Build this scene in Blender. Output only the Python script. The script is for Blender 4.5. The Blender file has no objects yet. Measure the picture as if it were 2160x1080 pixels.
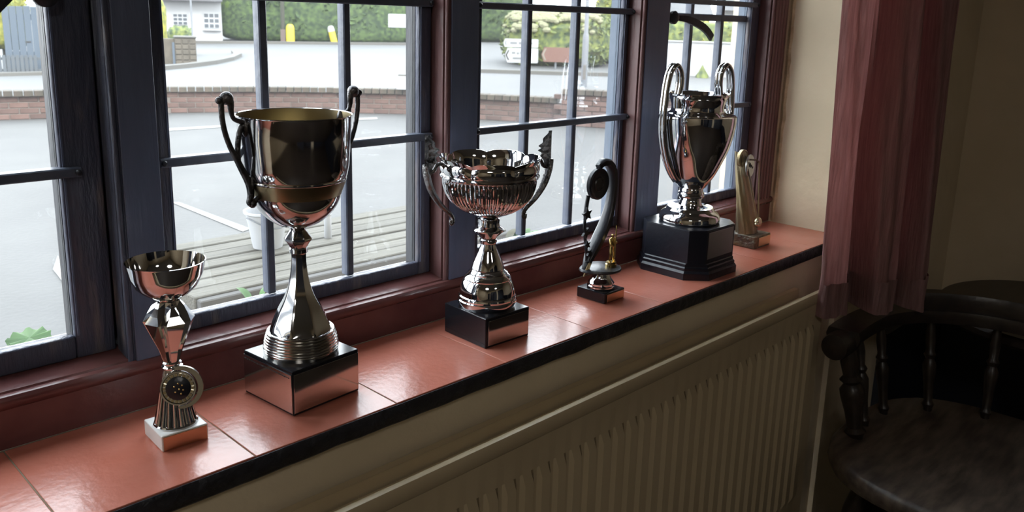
import bpy, bmesh, math, random
from mathutils import Vector, Matrix, noise as mnoise
random.seed(7)
R = math.radians
SC = bpy.context.scene
COL = SC.collection

# ------------------------------------------------------------------ camera
F, PX, PY = 1776.0, 1080.0, 441.0          # focal length / principal point, px of a 2160x1080 frame
YAW, PITCH, ROLL = R(44.27), R(12.73), R(1.62)
EYE = Vector((0.0, -0.756, 0.46))          # z = 0 is the top of the tiled sill, y = 0 its front edge
_f = Vector((math.cos(PITCH) * math.cos(YAW), math.cos(PITCH) * math.sin(YAW), -math.sin(PITCH)))
_r = Vector((math.sin(YAW), -math.cos(YAW), 0))
_u = _r.cross(_f)
CR = math.cos(ROLL) * _r + math.sin(ROLL) * _u
CU = -math.sin(ROLL) * _r + math.cos(ROLL) * _u
cam = bpy.data.cameras.new('camera')
co = bpy.data.objects.new('camera', cam)
COL.objects.link(co)
mw = Matrix((CR, CU, -_f)).transposed().to_4x4()
mw.translation = EYE
co.matrix_world = mw
cam.sensor_fit = 'HORIZONTAL'
cam.sensor_width = 36.0
cam.lens = F / 2160.0 * 36.0
cam.shift_x = 0.0
cam.shift_y = (PY - 540.0) / 2160.0
cam.clip_start = 0.02
cam.clip_end = 500
cam.dof.use_dof = True
cam.dof.focus_distance = 1.15
cam.dof.aperture_fstop = 14.0
SC.camera = co

# ------------------------------------------------------------------ light
w = bpy.data.worlds.new('sky')
SC.world = w
w.use_nodes = True
nt = w.node_tree
nt.nodes.clear()
tc = nt.nodes.new('ShaderNodeTexCoord')
sep = nt.nodes.new('ShaderNodeSeparateXYZ')
rmp = nt.nodes.new('ShaderNodeValToRGB')
rmp.color_ramp.elements[0].position = 0.0
rmp.color_ramp.elements[0].color = (0.95, 0.97, 1.0, 1)
rmp.color_ramp.elements[1].position = 0.9
rmp.color_ramp.elements[1].color = (0.80, 0.90, 1.0, 1)
bg = nt.nodes.new('ShaderNodeBackground')
bg.inputs['Strength'].default_value = 8.0
wo = nt.nodes.new('ShaderNodeOutputWorld')
nt.links.new(tc.outputs['Generated'], sep.inputs[0])
nt.links.new(sep.outputs['Z'], rmp.inputs[0])
nt.links.new(rmp.outputs[0], bg.inputs[0])
nt.links.new(bg.outputs[0], wo.inputs[0])

sun = bpy.data.lights.new('sun', 'SUN')
sun.energy = 6.0
sun.angle = R(25)
sun.color = (1.0, 0.96, 0.88)
so = bpy.data.objects.new('sun', sun)
so.rotation_euler = (R(48), 0, R(-25))       # high, from behind the building
COL.objects.link(so)

def area(name, loc, size, power, color, rot=(0, 0, 0)):
    l = bpy.data.lights.new(name, 'AREA')
    l.shape = 'DISK'
    l.size = size
    l.energy = power
    l.color = color
    o = bpy.data.objects.new(name, l)
    o.location = loc
    o.rotation_euler = rot
    COL.objects.link(o)
area('room_fill', (-1.0, -1.75, 1.55), 0.6, 10.0, (1.0, 0.95, 0.88))  # unseen fill light, added to brighten the room side of window and curtain
area('room_fill', (0.6, -2.7, 1.55), 0.5, 1.6, (1.0, 0.95, 0.88))  # second, weaker fill added out of view

SC.view_settings.view_transform = 'Standard'
SC.view_settings.look = 'None'
SC.view_settings.exposure = 0.2
SC.view_settings.gamma = 1.0
SC.view_settings.use_curve_mapping = False
SC.cycles.use_denoising = True
SC.cycles.max_bounces = 12
SC.cycles.transparent_max_bounces = 24
SC.cycles.sample_clamp_indirect = 8.0

# ------------------------------------------------------------------ materials
def mat(name, col, rough=0.5, metal=0.0, col2=None, scale=20.0, stretch=(1, 1, 1), bump=0.0, bscale=None,
        spec=0.5, coat=0.0, vary=0.0, detail=6.0, lo=0.35, hi=0.65, anis=0.0, rough2=None):
    m = bpy.data.materials.new(name)
    m.use_nodes = True
    n = m.node_tree
    b = n.nodes['Principled BSDF']
    b.inputs['Roughness'].default_value = rough
    b.inputs['Metallic'].default_value = metal
    b.inputs['Specular IOR Level'].default_value = spec
    b.inputs['Coat Weight'].default_value = coat
    b.inputs['Coat Roughness'].default_value = 0.12
    b.inputs['Base Color'].default_value = (*col, 1)
    t = n.nodes.new('ShaderNodeTexCoord')
    mp = n.nodes.new('ShaderNodeMapping')
    mp.inputs['Scale'].default_value = stretch
    n.links.new(t.outputs['Object'], mp.inputs[0])
    src = None
    if col2 is not None:
        nz = n.nodes.new('ShaderNodeTexNoise')
        nz.inputs['Scale'].default_value = scale
        nz.inputs['Detail'].default_value = detail
        n.links.new(mp.outputs[0], nz.inputs['Vector'])
        rp = n.nodes.new('ShaderNodeValToRGB')
        rp.color_ramp.elements[0].position = lo
        rp.color_ramp.elements[1].position = hi
        rp.color_ramp.elements[0].color = (*col, 1)
        rp.color_ramp.elements[1].color = (*col2, 1)
        n.links.new(nz.outputs['Fac'], rp.inputs[0])
        src = rp.outputs[0]
        if rough2 is not None:
            mr = n.nodes.new('ShaderNodeMapRange')
            mr.inputs[1].default_value = lo
            mr.inputs[2].default_value = hi
            mr.inputs[3].default_value = rough
            mr.inputs[4].default_value = rough2
            n.links.new(nz.outputs['Fac'], mr.inputs[0])
            n.links.new(mr.outputs[0], b.inputs['Roughness'])
    if vary > 0:
        oi = n.nodes.new('ShaderNodeObjectInfo')
        mr = n.nodes.new('ShaderNodeMapRange')
        mr.inputs[3].default_value = 1 - vary
        mr.inputs[4].default_value = 1 + vary
        n.links.new(oi.outputs['Random'], mr.inputs[0])
        hs = n.nodes.new('ShaderNodeHueSaturation')
        n.links.new(mr.outputs[0], hs.inputs['Value'])
        if src: n.links.new(src, hs.inputs['Color'])
        else: hs.inputs['Color'].default_value = (*col, 1)
        src = hs.outputs[0]
    if src: n.links.new(src, b.inputs['Base Color'])
    if bump > 0:
        nb = n.nodes.new('ShaderNodeTexNoise')
        nb.inputs['Scale'].default_value = bscale or scale
        nb.inputs['Detail'].default_value = 5
        n.links.new(mp.outputs[0], nb.inputs['Vector'])
        bp = n.nodes.new('ShaderNodeBump')
        bp.inputs['Strength'].default_value = bump
        bp.inputs['Distance'].default_value = 0.01
        n.links.new(nb.outputs['Fac'], bp.inputs['Height'])
        n.links.new(bp.outputs[0], b.inputs['Normal'])
    return m

def glass_mat(name):
    m = bpy.data.materials.new(name)
    m.use_nodes = True
    n = m.node_tree
    n.nodes.clear()
    out = n.nodes.new('ShaderNodeOutputMaterial')
    tr = n.nodes.new('ShaderNodeBsdfTransparent')
    tr.inputs[0].default_value = (0.965, 0.975, 0.97, 1)
    gl = n.nodes.new('ShaderNodeBsdfGlossy')
    gl.inputs['Roughness'].default_value = 0.02
    fr = n.nodes.new('ShaderNodeFresnel')
    fr.inputs['IOR'].default_value = 1.45
    hf = n.nodes.new('ShaderNodeMath'); hf.operation = 'MULTIPLY'; hf.inputs[1].default_value = 0.2
    mx = n.nodes.new('ShaderNodeMixShader')
    n.links.new(fr.outputs[0], hf.inputs[0])
    n.links.new(hf.outputs[0], mx.inputs[0])
    n.links.new(tr.outputs[0], mx.inputs[1])
    n.links.new(gl.outputs[0], mx.inputs[2])
    # film of dust on the pane
    df = n.nodes.new('ShaderNodeBsdfTranslucent')
    df.inputs[0].default_value = (0.8, 0.82, 0.85, 1)
    tcn = n.nodes.new('ShaderNodeTexCoord')
    nz = n.nodes.new('ShaderNodeTexNoise'); nz.inputs['Scale'].default_value = 9; nz.inputs['Detail'].default_value = 8
    n.links.new(tcn.outputs['Object'], nz.inputs['Vector'])
    mr = n.nodes.new('ShaderNodeMapRange')
    mr.inputs[1].default_value = 0.35; mr.inputs[2].default_value = 0.8
    mr.inputs[3].default_value = 0.008; mr.inputs[4].default_value = 0.02
    n.links.new(nz.outputs['Fac'], mr.inputs[0])
    m2 = n.nodes.new('ShaderNodeMixShader')
    n.links.new(mr.outputs[0], m2.inputs[0])
    n.links.new(mx.outputs[0], m2.inputs[1])
    n.links.new(df.outputs[0], m2.inputs[2])
    n.links.new(m2.outputs[0], out.inputs[0])
    return m

M = {}
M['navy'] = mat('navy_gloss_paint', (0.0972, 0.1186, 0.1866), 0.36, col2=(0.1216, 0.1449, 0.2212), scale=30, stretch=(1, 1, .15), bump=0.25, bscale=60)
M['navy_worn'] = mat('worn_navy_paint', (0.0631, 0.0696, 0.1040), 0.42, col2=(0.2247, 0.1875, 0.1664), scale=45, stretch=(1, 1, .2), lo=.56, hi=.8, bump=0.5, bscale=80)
M['oxblood'] = mat('oxblood_gloss_paint', (0.1196, 0.0415, 0.0408), 0.26, col2=(0.1656, 0.0671, 0.0624), scale=12, bump=0.15, bscale=40)
M['oxblood_post'] = mat('faded_oxblood_paint', (0.13, 0.058, 0.058), 0.38, col2=(0.20, 0.11, 0.105), scale=14, stretch=(1, 1, .2), bump=0.3, bscale=50)
M['outer_dark'] = mat('peeling_dark_paint', (0.014, 0.016, 0.022), 0.5, col2=(0.05, 0.045, 0.04), scale=40, stretch=(1, 1, .2), lo=.55, hi=.75, bump=0.5)
M['outer_blue'] = mat('weathered_blue_paint', (0.085, 0.115, 0.16), 0.5, col2=(0.11, 0.14, 0.19), scale=18, bump=0.2)
M['lead'] = mat('black_glazing_bar', (0.0688, 0.0813, 0.1187), 0.42, col2=(0.0938, 0.1063, 0.1375), scale=40, bump=0.15)
M['iron'] = mat('black_iron', (0.02, 0.022, 0.028), 0.4, bump=0.2, bscale=90)
M['glass'] = glass_mat('dusty_glass')
M['tile'] = mat('red_quarry_tile', (0.4775, 0.1442, 0.0931), 0.27, col2=(0.5684, 0.2006, 0.1437), scale=7, vary=0.06, bump=0.06, bscale=110, rough2=0.22, coat=0.12)
M['joint'] = mat('sill_joint', (0.2160, 0.1875, 0.1260), 0.9)
M['nosing'] = mat('black_sill_edge', (0.010, 0.010, 0.014), 0.5, col2=(0.022, 0.022, 0.03), scale=60, bump=0.5, bscale=70)
M['cream'] = mat('cream_wall_paint', (0.6964, 0.5867, 0.4074), 0.75, col2=(0.7638, 0.6495, 0.4670), scale=4, bump=0.5, bscale=14)
M['plaster'] = mat('cracked_filler', (0.7000, 0.5880, 0.3780), 0.85, col2=(0.4200, 0.3360, 0.2100), scale=30, bump=0.7, bscale=60)
M['ceiling'] = mat('ceiling_paint', (0.42, 0.41, 0.39), 0.9)
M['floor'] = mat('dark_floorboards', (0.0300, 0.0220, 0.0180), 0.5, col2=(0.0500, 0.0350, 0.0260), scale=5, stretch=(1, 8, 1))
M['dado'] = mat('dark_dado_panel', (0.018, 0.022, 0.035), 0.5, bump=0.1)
M['rad'] = mat('cream_radiator_enamel', (0.5940, 0.4800, 0.3069), 0.38, col2=(0.5400, 0.4300, 0.2697), scale=5)
M['chrome'] = mat('polished_silver', (0.74, 0.75, 0.77), 0.05, 1.0)
M['chrome2'] = mat('tarnished_silver', (0.60, 0.60, 0.61), 0.08, 1.0, col2=(0.69, 0.69, 0.69), scale=14)
M['brushed'] = mat('ringed_silver', (0.66, 0.65, 0.62), 0.16, 1.0)
M['pewter'] = mat('dark_pewter', (0.16, 0.155, 0.16), 0.32, 0.85, col2=(0.07, 0.07, 0.075), scale=60, bump=0.3, bscale=120)
M['pewter2'] = mat('worn_silver_leaf', (0.30, 0.29, 0.29), 0.22, 0.95, col2=(0.12, 0.12, 0.12), scale=70, bump=0.4, bscale=140)
M['gold_in'] = mat('gilt_lining', (0.3410, 0.2800, 0.1612), 0.34, 1.0)
M['gold'] = mat('gold_plastic', (0.75, 0.56, 0.22), 0.2, 1.0)
M['antique'] = mat('antique_gold_resin', (0.5270, 0.4185, 0.2325), 0.35, 0.8, col2=(0.2480, 0.2170, 0.1860), scale=25, stretch=(1, 1, .3), bump=0.3, bscale=70)
M['resin'] = mat('bronzed_resin', (0.13, 0.115, 0.10), 0.38, 0.6, col2=(0.26, 0.21, 0.13), scale=28, bump=0.5, bscale=120)
M['marble'] = mat('white_marble', (0.8736, 0.8624, 0.8288), 0.22, col2=(0.7616, 0.7504, 0.7280), scale=18)
M['black'] = mat('black_lacquer', (0.012, 0.013, 0.017), 0.16, col2=(0.016, 0.017, 0.022), scale=10)
M['black_satin'] = mat('black_satin_wood', (0.011, 0.013, 0.020), 0.30, bump=0.08, bscale=100)
M['mirror'] = mat('mirror_plate', (0.72, 0.71, 0.70), 0.10, 1.0)
M['copper'] = mat('bronze_plate', (0.62, 0.42, 0.28), 0.22, 1.0)
M['plate_gold'] = mat('brass_plate', (0.70, 0.62, 0.42), 0.25, 1.0)
M['plate_dull'] = mat('dull_steel_plate', (0.4750, 0.4750, 0.4750), 0.3, 0.9)
M['etch'] = mat('engraving', (0.03, 0.03, 0.03), 0.6)
M['resin_black'] = mat('black_plastic', (0.018, 0.019, 0.024), 0.32, bump=0.1, bscale=60)
M['curtain'] = mat('burgundy_weave', (0.4319, 0.2479, 0.2391), 0.9, col2=(0.5355, 0.3265, 0.3136), scale=160, stretch=(1, 1, .06), bump=0.3, bscale=300)
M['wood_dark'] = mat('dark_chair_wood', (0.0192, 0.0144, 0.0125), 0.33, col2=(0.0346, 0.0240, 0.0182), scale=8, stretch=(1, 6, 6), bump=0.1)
M['wood_seat'] = mat('worn_seat_wood', (0.0688, 0.0528, 0.0436), 0.38, col2=(0.1721, 0.1331, 0.1033), scale=6, stretch=(2, 9, 9), bump=0.1)
# outdoors
M['tarmac'] = mat('pale_tarmac', (0.0379, 0.0370, 0.0361), 0.9, col2=(0.0471, 0.0462, 0.0444), scale=1.2, bump=0.4, bscale=30, detail=10)
M['road'] = mat('road_tarmac', (0.0558, 0.0562, 0.0569), 0.85, col2=(0.0644, 0.0644, 0.0644), scale=0.5)
M['pavement'] = mat('pavement', (0.0634, 0.0583, 0.0532), 0.9, col2=(0.0759, 0.0708, 0.0659), scale=1.5)
M['kerb'] = mat('kerb_stone', (0.0634, 0.0605, 0.0547), 0.9)
M['line'] = mat('white_road_paint', (0.1720, 0.1720, 0.1683), 0.8, col2=(0.1346, 0.1346, 0.1309), scale=8)
M['yline'] = mat('yellow_road_paint', (0.1472, 0.1215, 0.0512), 0.8)
M['verge'] = mat('dry_verge', (0.0691, 0.0576, 0.0374), 0.9, col2=(0.0461, 0.0547, 0.0202), scale=3)
M['brick'] = mat('red_brick', (0.0520, 0.0282, 0.0216), 0.9, col2=(0.0684, 0.0398, 0.0324), scale=9, vary=0.25, bump=0.4)
M['coping'] = mat('weathered_brick_coping', (0.0461, 0.0331, 0.0245), 0.9, col2=(0.0317, 0.0288, 0.0202), scale=9, vary=0.2, bump=0.4)
M['mortar'] = mat('mortar', (0.0864, 0.0736, 0.0640), 0.95)
M['deck'] = mat('weathered_table_boards', (0.0440, 0.0390, 0.0284), 0.85, col2=(0.0748, 0.0676, 0.0520), scale=7, stretch=(.7, 14, 14), vary=0.10, bump=0.5, bscale=12)
M['deck_edge'] = mat('weathered_table_frame', (0.0416, 0.0384, 0.0352), 0.85, col2=(0.0575, 0.0528, 0.0480), scale=7, stretch=(1, 8, 8))
M['bucket'] = mat('white_plastic', (0.2879, 0.2947, 0.3084), 0.5)
M['white'] = mat('white_board', (0.22, 0.225, 0.23), 0.6)
M['render'] = mat('white_render', (0.22, 0.222, 0.225), 0.85, col2=(0.25, 0.25, 0.25), scale=2)
M['winglass'] = mat('far_window_glass', (0.0448, 0.0512, 0.0608), 0.15)
M['roof'] = mat('grey_roof_tiles', (0.0416, 0.0416, 0.0448), 0.8, col2=(0.0543, 0.0543, 0.0575), scale=3)
M['hedge'] = mat('clipped_hedge_leaf', (0.0049, 0.0162, 0.0020), 0.8, col2=(0.0360, 0.0612, 0.0117), scale=8.0, detail=4, bump=0.8, bscale=7, lo=.38, hi=.66)
M['hedge_top'] = mat('pale_new_growth', (0.0403, 0.0704, 0.0058), 0.8, col2=(0.0634, 0.0927, 0.0115), scale=3)
M['bush'] = mat('variegated_bush_leaf', (0.0081, 0.0234, 0.0027), 0.7, col2=(0.1035, 0.1215, 0.0162), scale=8.0, detail=4, bump=0.8, bscale=7, lo=.36, hi=.68)
M['lime'] = mat('lime_leaf', (0.0350, 0.0560, 0.0050), 0.7, col2=(0.1700, 0.1600, 0.0150), scale=8.0, detail=4, bump=0.8, bscale=7, lo=.3, hi=.62)
M['blossom'] = mat('cream_blossom', (0.1343, 0.1343, 0.0768), 0.8)
M['leaf'] = mat('bright_leaf', (0.0435, 0.1413, 0.0092), 0.5, col2=(0.0653, 0.1764, 0.0154), scale=20)
M['leaf_dry'] = mat('yellowing_leaf', (0.0800, 0.0704, 0.0256), 0.6)
M['yellow'] = mat('yellow_plastic', (0.3142, 0.2399, 0.0086), 0.5)
M['yellow_post'] = mat('yellow_painted_steel', (0.1599, 0.0991, 0.0160), 0.5)
M['grey_steel'] = mat('galvanised_steel', (0.0864, 0.0927, 0.1024), 0.5, 0.2)
M['black_board'] = mat('black_print', (0.0048, 0.0048, 0.0058), 0.6)
M['grey_print'] = mat('grey_print', (0.085, 0.088, 0.092), 0.6)
M['brown_board'] = mat('brown_sign_face', (0.0832, 0.0352, 0.0240), 0.6)
M['cream_print'] = mat('cream_print', (0.1215, 0.1120, 0.0864), 0.6)
M['bluegate'] = mat('blue_grey_boards', (0.0320, 0.0448, 0.0608), 0.7, vary=0.06)
M['fence'] = mat('grey_picket', (0.0416, 0.0480, 0.0543), 0.8, vary=0.1)
M['stone'] = mat('garden_wall_stone', (0.0448, 0.0384, 0.0288), 0.9, col2=(0.0640, 0.0543, 0.0416), scale=5, vary=0.15)
M['pole_wood'] = mat('telegraph_pole', (0.0272, 0.0272, 0.0192), 0.9)
M['far_brick'] = mat('far_brick', (0.0704, 0.0512, 0.0448), 0.9)

# ------------------------------------------------------------------ mesh helpers
def obj(name, bm, m, parent=None, smooth=None, loc=None):
    me = bpy.data.meshes.new(name)
    bmesh.ops.recalc_face_normals(bm, faces=bm.faces)
    bm.to_mesh(me)
    bm.free()
    for mm in (m if isinstance(m, (list, tuple)) else [m]):
        me.materials.append(mm)
    if smooth is not None:
        me.shade_smooth()
        me.set_sharp_from_angle(angle=R(smooth))
    o = bpy.data.objects.new(name, me)
    COL.objects.link(o)
    if parent is not None: o.parent = parent
    if loc is not None: o.location = loc
    return o

def tag(o, label=None, cat=None, group=None, kind=None):
    if label: o['label'] = label
    if cat: o['category'] = cat
    if group: o['group'] = group
    if kind: o['kind'] = kind
    return o

def thing(name, label, cat, loc=(0, 0, 0), rz=0.0, group=None, kind=None):
    o = bpy.data.objects.new(name, None)
    o.empty_display_size = 0.05
    COL.objects.link(o)
    o.location = loc
    o.rotation_euler = (0, 0, rz)
    return tag(o, label, cat, group, kind)

def box(bm, x0, x1, y0, y1, z0, z1, bev=0.0, seg=1, mi=0):
    v = [bm.verts.new((x, y, z)) for x in (x0, x1) for y in (y0, y1) for z in (z0, z1)]
    fs = [bm.faces.new([v[i] for i in q]) for q in
          ((0, 1, 3, 2), (4, 6, 7, 5), (0, 4, 5, 1), (2, 3, 7, 6), (0, 2, 6, 4), (1, 5, 7, 3))]
    for f_ in fs: f_.material_index = mi
    if bev > 0:
        es = list({e for f_ in fs for e in f_.edges})
        bmesh.ops.bevel(bm, geom=es, offset=bev, segments=seg, affect='EDGES', profile=0.5)
    return bm

def Bx(*a, **k):
    return box(bmesh.new(), *a, **k)

def lathe(bm, prof, n=64, mod=None, cap0=True, cap1=True, cx=0, cy=0):
    """prof: (r, z) rows.  mod(theta, i, r, z) -> (r, z)"""
    rings = []
    for i, (r, z) in enumerate(prof):
        row = []
        for k in range(n):
            t = 2 * math.pi * k / n
            rr, zz = (r, z) if mod is None else mod(t, i, r, z)
            row.append(bm.verts.new((cx + rr * math.cos(t), cy + rr * math.sin(t), zz)))
        rings.append(row)
    for a, b in zip(rings, rings[1:]):
        for k in range(n):
            bm.faces.new((a[k], a[(k + 1) % n], b[(k + 1) % n], b[k]))
    if cap0: bm.faces.new(rings[0][::-1])
    if cap1: bm.faces.new(rings[-1])
    return bm

def spl(pts, n=6):
    """Catmull-Rom through pts (tuples of any dimension)"""
    out = []
    P = [pts[0]] + list(pts) + [pts[-1]]
    for i in range(1, len(P) - 2):
        p0, p1, p2, p3 = P[i - 1], P[i], P[i + 1], P[i + 2]
        for k in range(n):
            t = k / n
            out.append(tuple(0.5 * (2 * b + (c - a) * t + (2 * a - 5 * b + 4 * c - d) * t * t + (3 * b - a - 3 * c + d) * t ** 3)
                             for a, b, c, d in zip(p0, p1, p2, p3)))
    out.append(tuple(pts[-1]))
    return out

def sweep(bm, pts, section, up=None, scale=None, closed_sec=True, caps=True):
    """sweep a 2-D section (list of (a,b)) along 3-D pts; b axis leans towards up"""
    pts = [Vector(p) for p in pts]
    n = len(pts)
    up0 = Vector(up) if up else Vector((0, 0, 1))
    rings = []
    for i, p in enumerate(pts):
        t = (pts[min(i + 1, n - 1)] - pts[max(i - 1, 0)]).normalized()
        a = up0.cross(t)
        if a.length < 1e-5: a = Vector((1, 0, 0)).cross(t)
        a.normalize()
        b = t.cross(a)
        s = scale[i] if scale else 1.0
        sa, sb = s if isinstance(s, tuple) else (s, s)
        rings.append([bm.verts.new(p + a * u * sa + b * v * sb) for u, v in section])
    m = len(section)
    for r0, r1 in zip(rings, rings[1:]):
        for k in range(m if closed_sec else m - 1):
            bm.faces.new((r0[k], r0[(k + 1) % m], r1[(k + 1) % m], r1[k]))
    if caps and closed_sec:
        bm.faces.new(rings[0][::-1]); bm.faces.new(rings[-1])
    return bm

def circ(r, n=10, ry=None):
    return [(r * math.cos(2 * math.pi * k / n), (ry or r) * math.sin(2 * math.pi * k / n)) for k in range(n)]

def tube(bm, pts, r, n=8, up=None, radii=None):
    return sweep(bm, pts, circ(1.0, n), up=up, scale=radii or [r] * len(pts))

def prism(bm, poly, z0, z1, top=None):
    a = [bm.verts.new((x, y, z0)) for x, y in poly]
    b = [bm.verts.new((x, y, z1)) for x, y in (top or poly)]
    n = len(poly)
    for k in range(n): bm.faces.new((a[k], a[(k + 1) % n], b[(k + 1) % n], b[k]))
    bm.faces.new(a[::-1]); bm.faces.new(b)
    return bm

def ball(bm, c, r, sx=1, sy=1, sz=1, u=14, v=9):
    mm = Matrix.Translation(c) @ Matrix.Diagonal((r * sx, r * sy, r * sz, 1))
    bmesh.ops.create_uvsphere(bm, u_segments=u, v_segments=v, radius=1.0, matrix=mm)
    return bm

def xf(bm, m):
    bmesh.ops.transform(bm, matrix=m, verts=bm.verts)
    return bm

# ------------------------------------------------------------------ where a point of the photograph stands
def ray(px, py):
    return CR * ((px - PX) / F) - CU * ((py - PY) / F) + _f
def on_y(px, py, y):
    d = ray(px, py); return EYE + d * ((y - EYE.y) / d.y)
def on_z(px, py, z):
    d = ray(px, py); return EYE + d * ((z - EYE.z) / d.z)
def on_x(px, py, x):
    d = ray(px, py); return EYE + d * ((x - EYE.x) / d.x)
FH = Vector((math.cos(YAW), math.sin(YAW)))
GZ = -1.0
SLOPE = 0.0185
def terrain(x, y):
    d = FH.x * x + FH.y * (y + 0.756)
    return GZ + max(0.0, d - 15.0) * SLOPE
def hit(px, py):
    """point of the sloping ground seen at a pixel"""
    d = ray(px, py)
    lo, hi = 0.5, 120.0
    for _ in range(60):
        m_ = (lo + hi) / 2
        p = EYE + d * m_
        if p.z > terrain(p.x, p.y): lo = m_
        else: hi = m_
    return EYE + d * lo
def depth(p): return (p - EYE).dot(_f)
def rise(p, px, py):
    """height of the pixel (px, py) in the vertical through p"""
    d = ray(px, py)
    k = (p - EYE).to_2d().length / d.to_2d().length
    return (EYE + d * k).z

# ================================================================== THE SETTING
XL, XR = -0.16, 1.86           # recess
FL, CE = -0.80, 1.62           # floor, ceiling
EX, WX, SY = 2.62, -2.3, -3.5  # east, west, south walls
HEAD = 0.98
# window wall: below, above, both sides
bm = bmesh.new()
box(bm, WX - .1, XR, 0.012, 0.33, FL - .2, -0.016)
box(bm, XR, EX + .1, 0.0, 0.33, FL - .2, CE)
box(bm, WX - .1, XL, 0.0, 0.33, FL - .2, CE)
box(bm, XL, XR, 0.0, 0.33, HEAD, CE)
wn = obj('wall_north', bm, M['cream']); tag(wn, 'cream painted window wall with deep window recess', 'wall', kind='structure')
bm = bmesh.new()
pts = []
for k in range(60):
    z = 0.0 + k * (HEAD) / 59
    pts.append((z, 0.004 + 0.006 * abs(mnoise.noise((0, 3.1, z * 22)))))
rowa = [bm.verts.new((XR + .001, 0.186, z)) for z, a in pts]
rowb = [bm.verts.new((XR - 0.004, 0.181 - a * 1.0, z)) for z, a in pts]
rowc = [bm.verts.new((XR + .001, 0.178 - a * 1.6, z)) for z, a in pts]
for A, B in ((rowa, rowb), (rowb, rowc)):
    for k in range(59): bm.faces.new((A[k], A[k + 1], B[k + 1], B[k]))
obj('filler_edge', bm, M['plaster'], wn, smooth=60)

def struct(name, bm, m, label, cat, smooth=None):
    return tag(obj(name, bm, m, smooth=smooth), label, cat, kind='structure')
struct('wall_east', Bx(EX, EX + .1, SY, 0.0, FL - .2, CE), M['cream'], 'cream side wall in the dark corner past the curtain', 'wall')
struct('wall_west', Bx(WX - .1, WX, SY, 0.0, FL - .2, CE), M['cream'], 'cream side wall of the room outside the picture', 'wall')
struct('wall_south', Bx(WX - .1, EX + .1, SY - .1, SY, FL - .2, CE), M['cream'], 'cream rear wall of the room outside the picture', 'wall')
struct('ceiling', Bx(WX - .1, EX + .1, SY - .1, 0.33, CE, CE + .1), M['ceiling'], 'pale painted ceiling above the room', 'ceiling')
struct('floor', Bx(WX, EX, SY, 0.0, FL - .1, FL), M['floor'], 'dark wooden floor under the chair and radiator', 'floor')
# dark panelled dado on the inner walls
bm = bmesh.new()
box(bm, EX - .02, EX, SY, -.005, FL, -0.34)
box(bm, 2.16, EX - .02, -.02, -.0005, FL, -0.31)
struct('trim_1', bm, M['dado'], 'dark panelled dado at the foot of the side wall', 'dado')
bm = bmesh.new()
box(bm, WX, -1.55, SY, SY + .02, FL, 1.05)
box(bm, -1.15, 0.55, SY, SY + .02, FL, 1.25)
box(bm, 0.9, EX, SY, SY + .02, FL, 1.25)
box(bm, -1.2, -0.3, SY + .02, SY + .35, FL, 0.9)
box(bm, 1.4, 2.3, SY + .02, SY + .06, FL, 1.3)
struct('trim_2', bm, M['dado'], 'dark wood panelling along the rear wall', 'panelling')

# ---- tiled sill
sill = thing('windowsill', 'long sill of red quarry tiles with a black front edge under the trophies', 'windowsill', (0, 0, 0), kind='structure')
obj('bed', Bx(XL, XR, 0.002, 0.19, -0.016, -0.0010), M['joint'], sill)
x = 0.209 - 2 * 0.188
xs = []
while x < XR:
    xs.append((max(x, XL), min(x + 0.188, XR))); x += 0.188
for a, b in xs:
    if b - a < .01: continue
    dz = random.uniform(-0.0004, 0.0003)
    obj('tile', Bx(a + .0006, b - .0006, 0.0005, 0.1868, -0.012, dz, bev=0.0009, seg=2), M['tile'], sill)
bm = bmesh.new()
n = 120
rows = []
for i in range(n + 1):
    x = XL + (XR - XL) * i / n
    j = 0.0012 * mnoise.noise((x * 26, 0, 0)); j2 = 0.0018 * mnoise.noise((x * 19, 5, 0))
    rows.append([bm.verts.new(p) for p in ((x, 0.0015, -0.0022), (x, -0.002, -0.0012 + j * .6), (x, -0.0042, -0.004), (x, -0.0045, -0.022 + j2), (x, -0.001, -0.0255 + j2), (x, 0.02, -0.0255))])
for a, b in zip(rows, rows[1:]):
    for k in range(5): bm.faces.new((a[k], a[k + 1], b[k + 1], b[k]))
obj('nosing', bm, M['nosing'], sill, smooth=50)

# ---- red timber sill under the casements
bm = bmesh.new()
prof = [(0.188, 0.0005), (0.188, 0.044), (0.1865, 0.0455), (0.1835, 0.048), (0.1815, 0.052), (0.182, 0.0565), (0.185, 0.0600), (0.190, 0.0612),
        (0.193, 0.0606), (0.1945, 0.0585), (0.1965, 0.0585), (0.198, 0.061), (0.226, 0.0665), (0.255, 0.0655), (0.262, 0.060), (0.33, 0.040), (0.33, 0.0), (0.25, 0.0)]
va = [bm.verts.new((XL, y, z)) for y, z in prof]; vb = [bm.verts.new((XR, y, z)) for y, z in prof]
for k in range(len(prof)): bm.faces.new((va[k], va[(k + 1) % len(prof)], vb[(k + 1) % len(prof)], vb[k]))
bm.faces.new(va); bm.faces.new(vb[::-1])
struct('trim_3', bm, M['oxblood'], 'dark red moulded timber rail along the foot of the windows', 'window sill rail', smooth=35)

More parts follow.
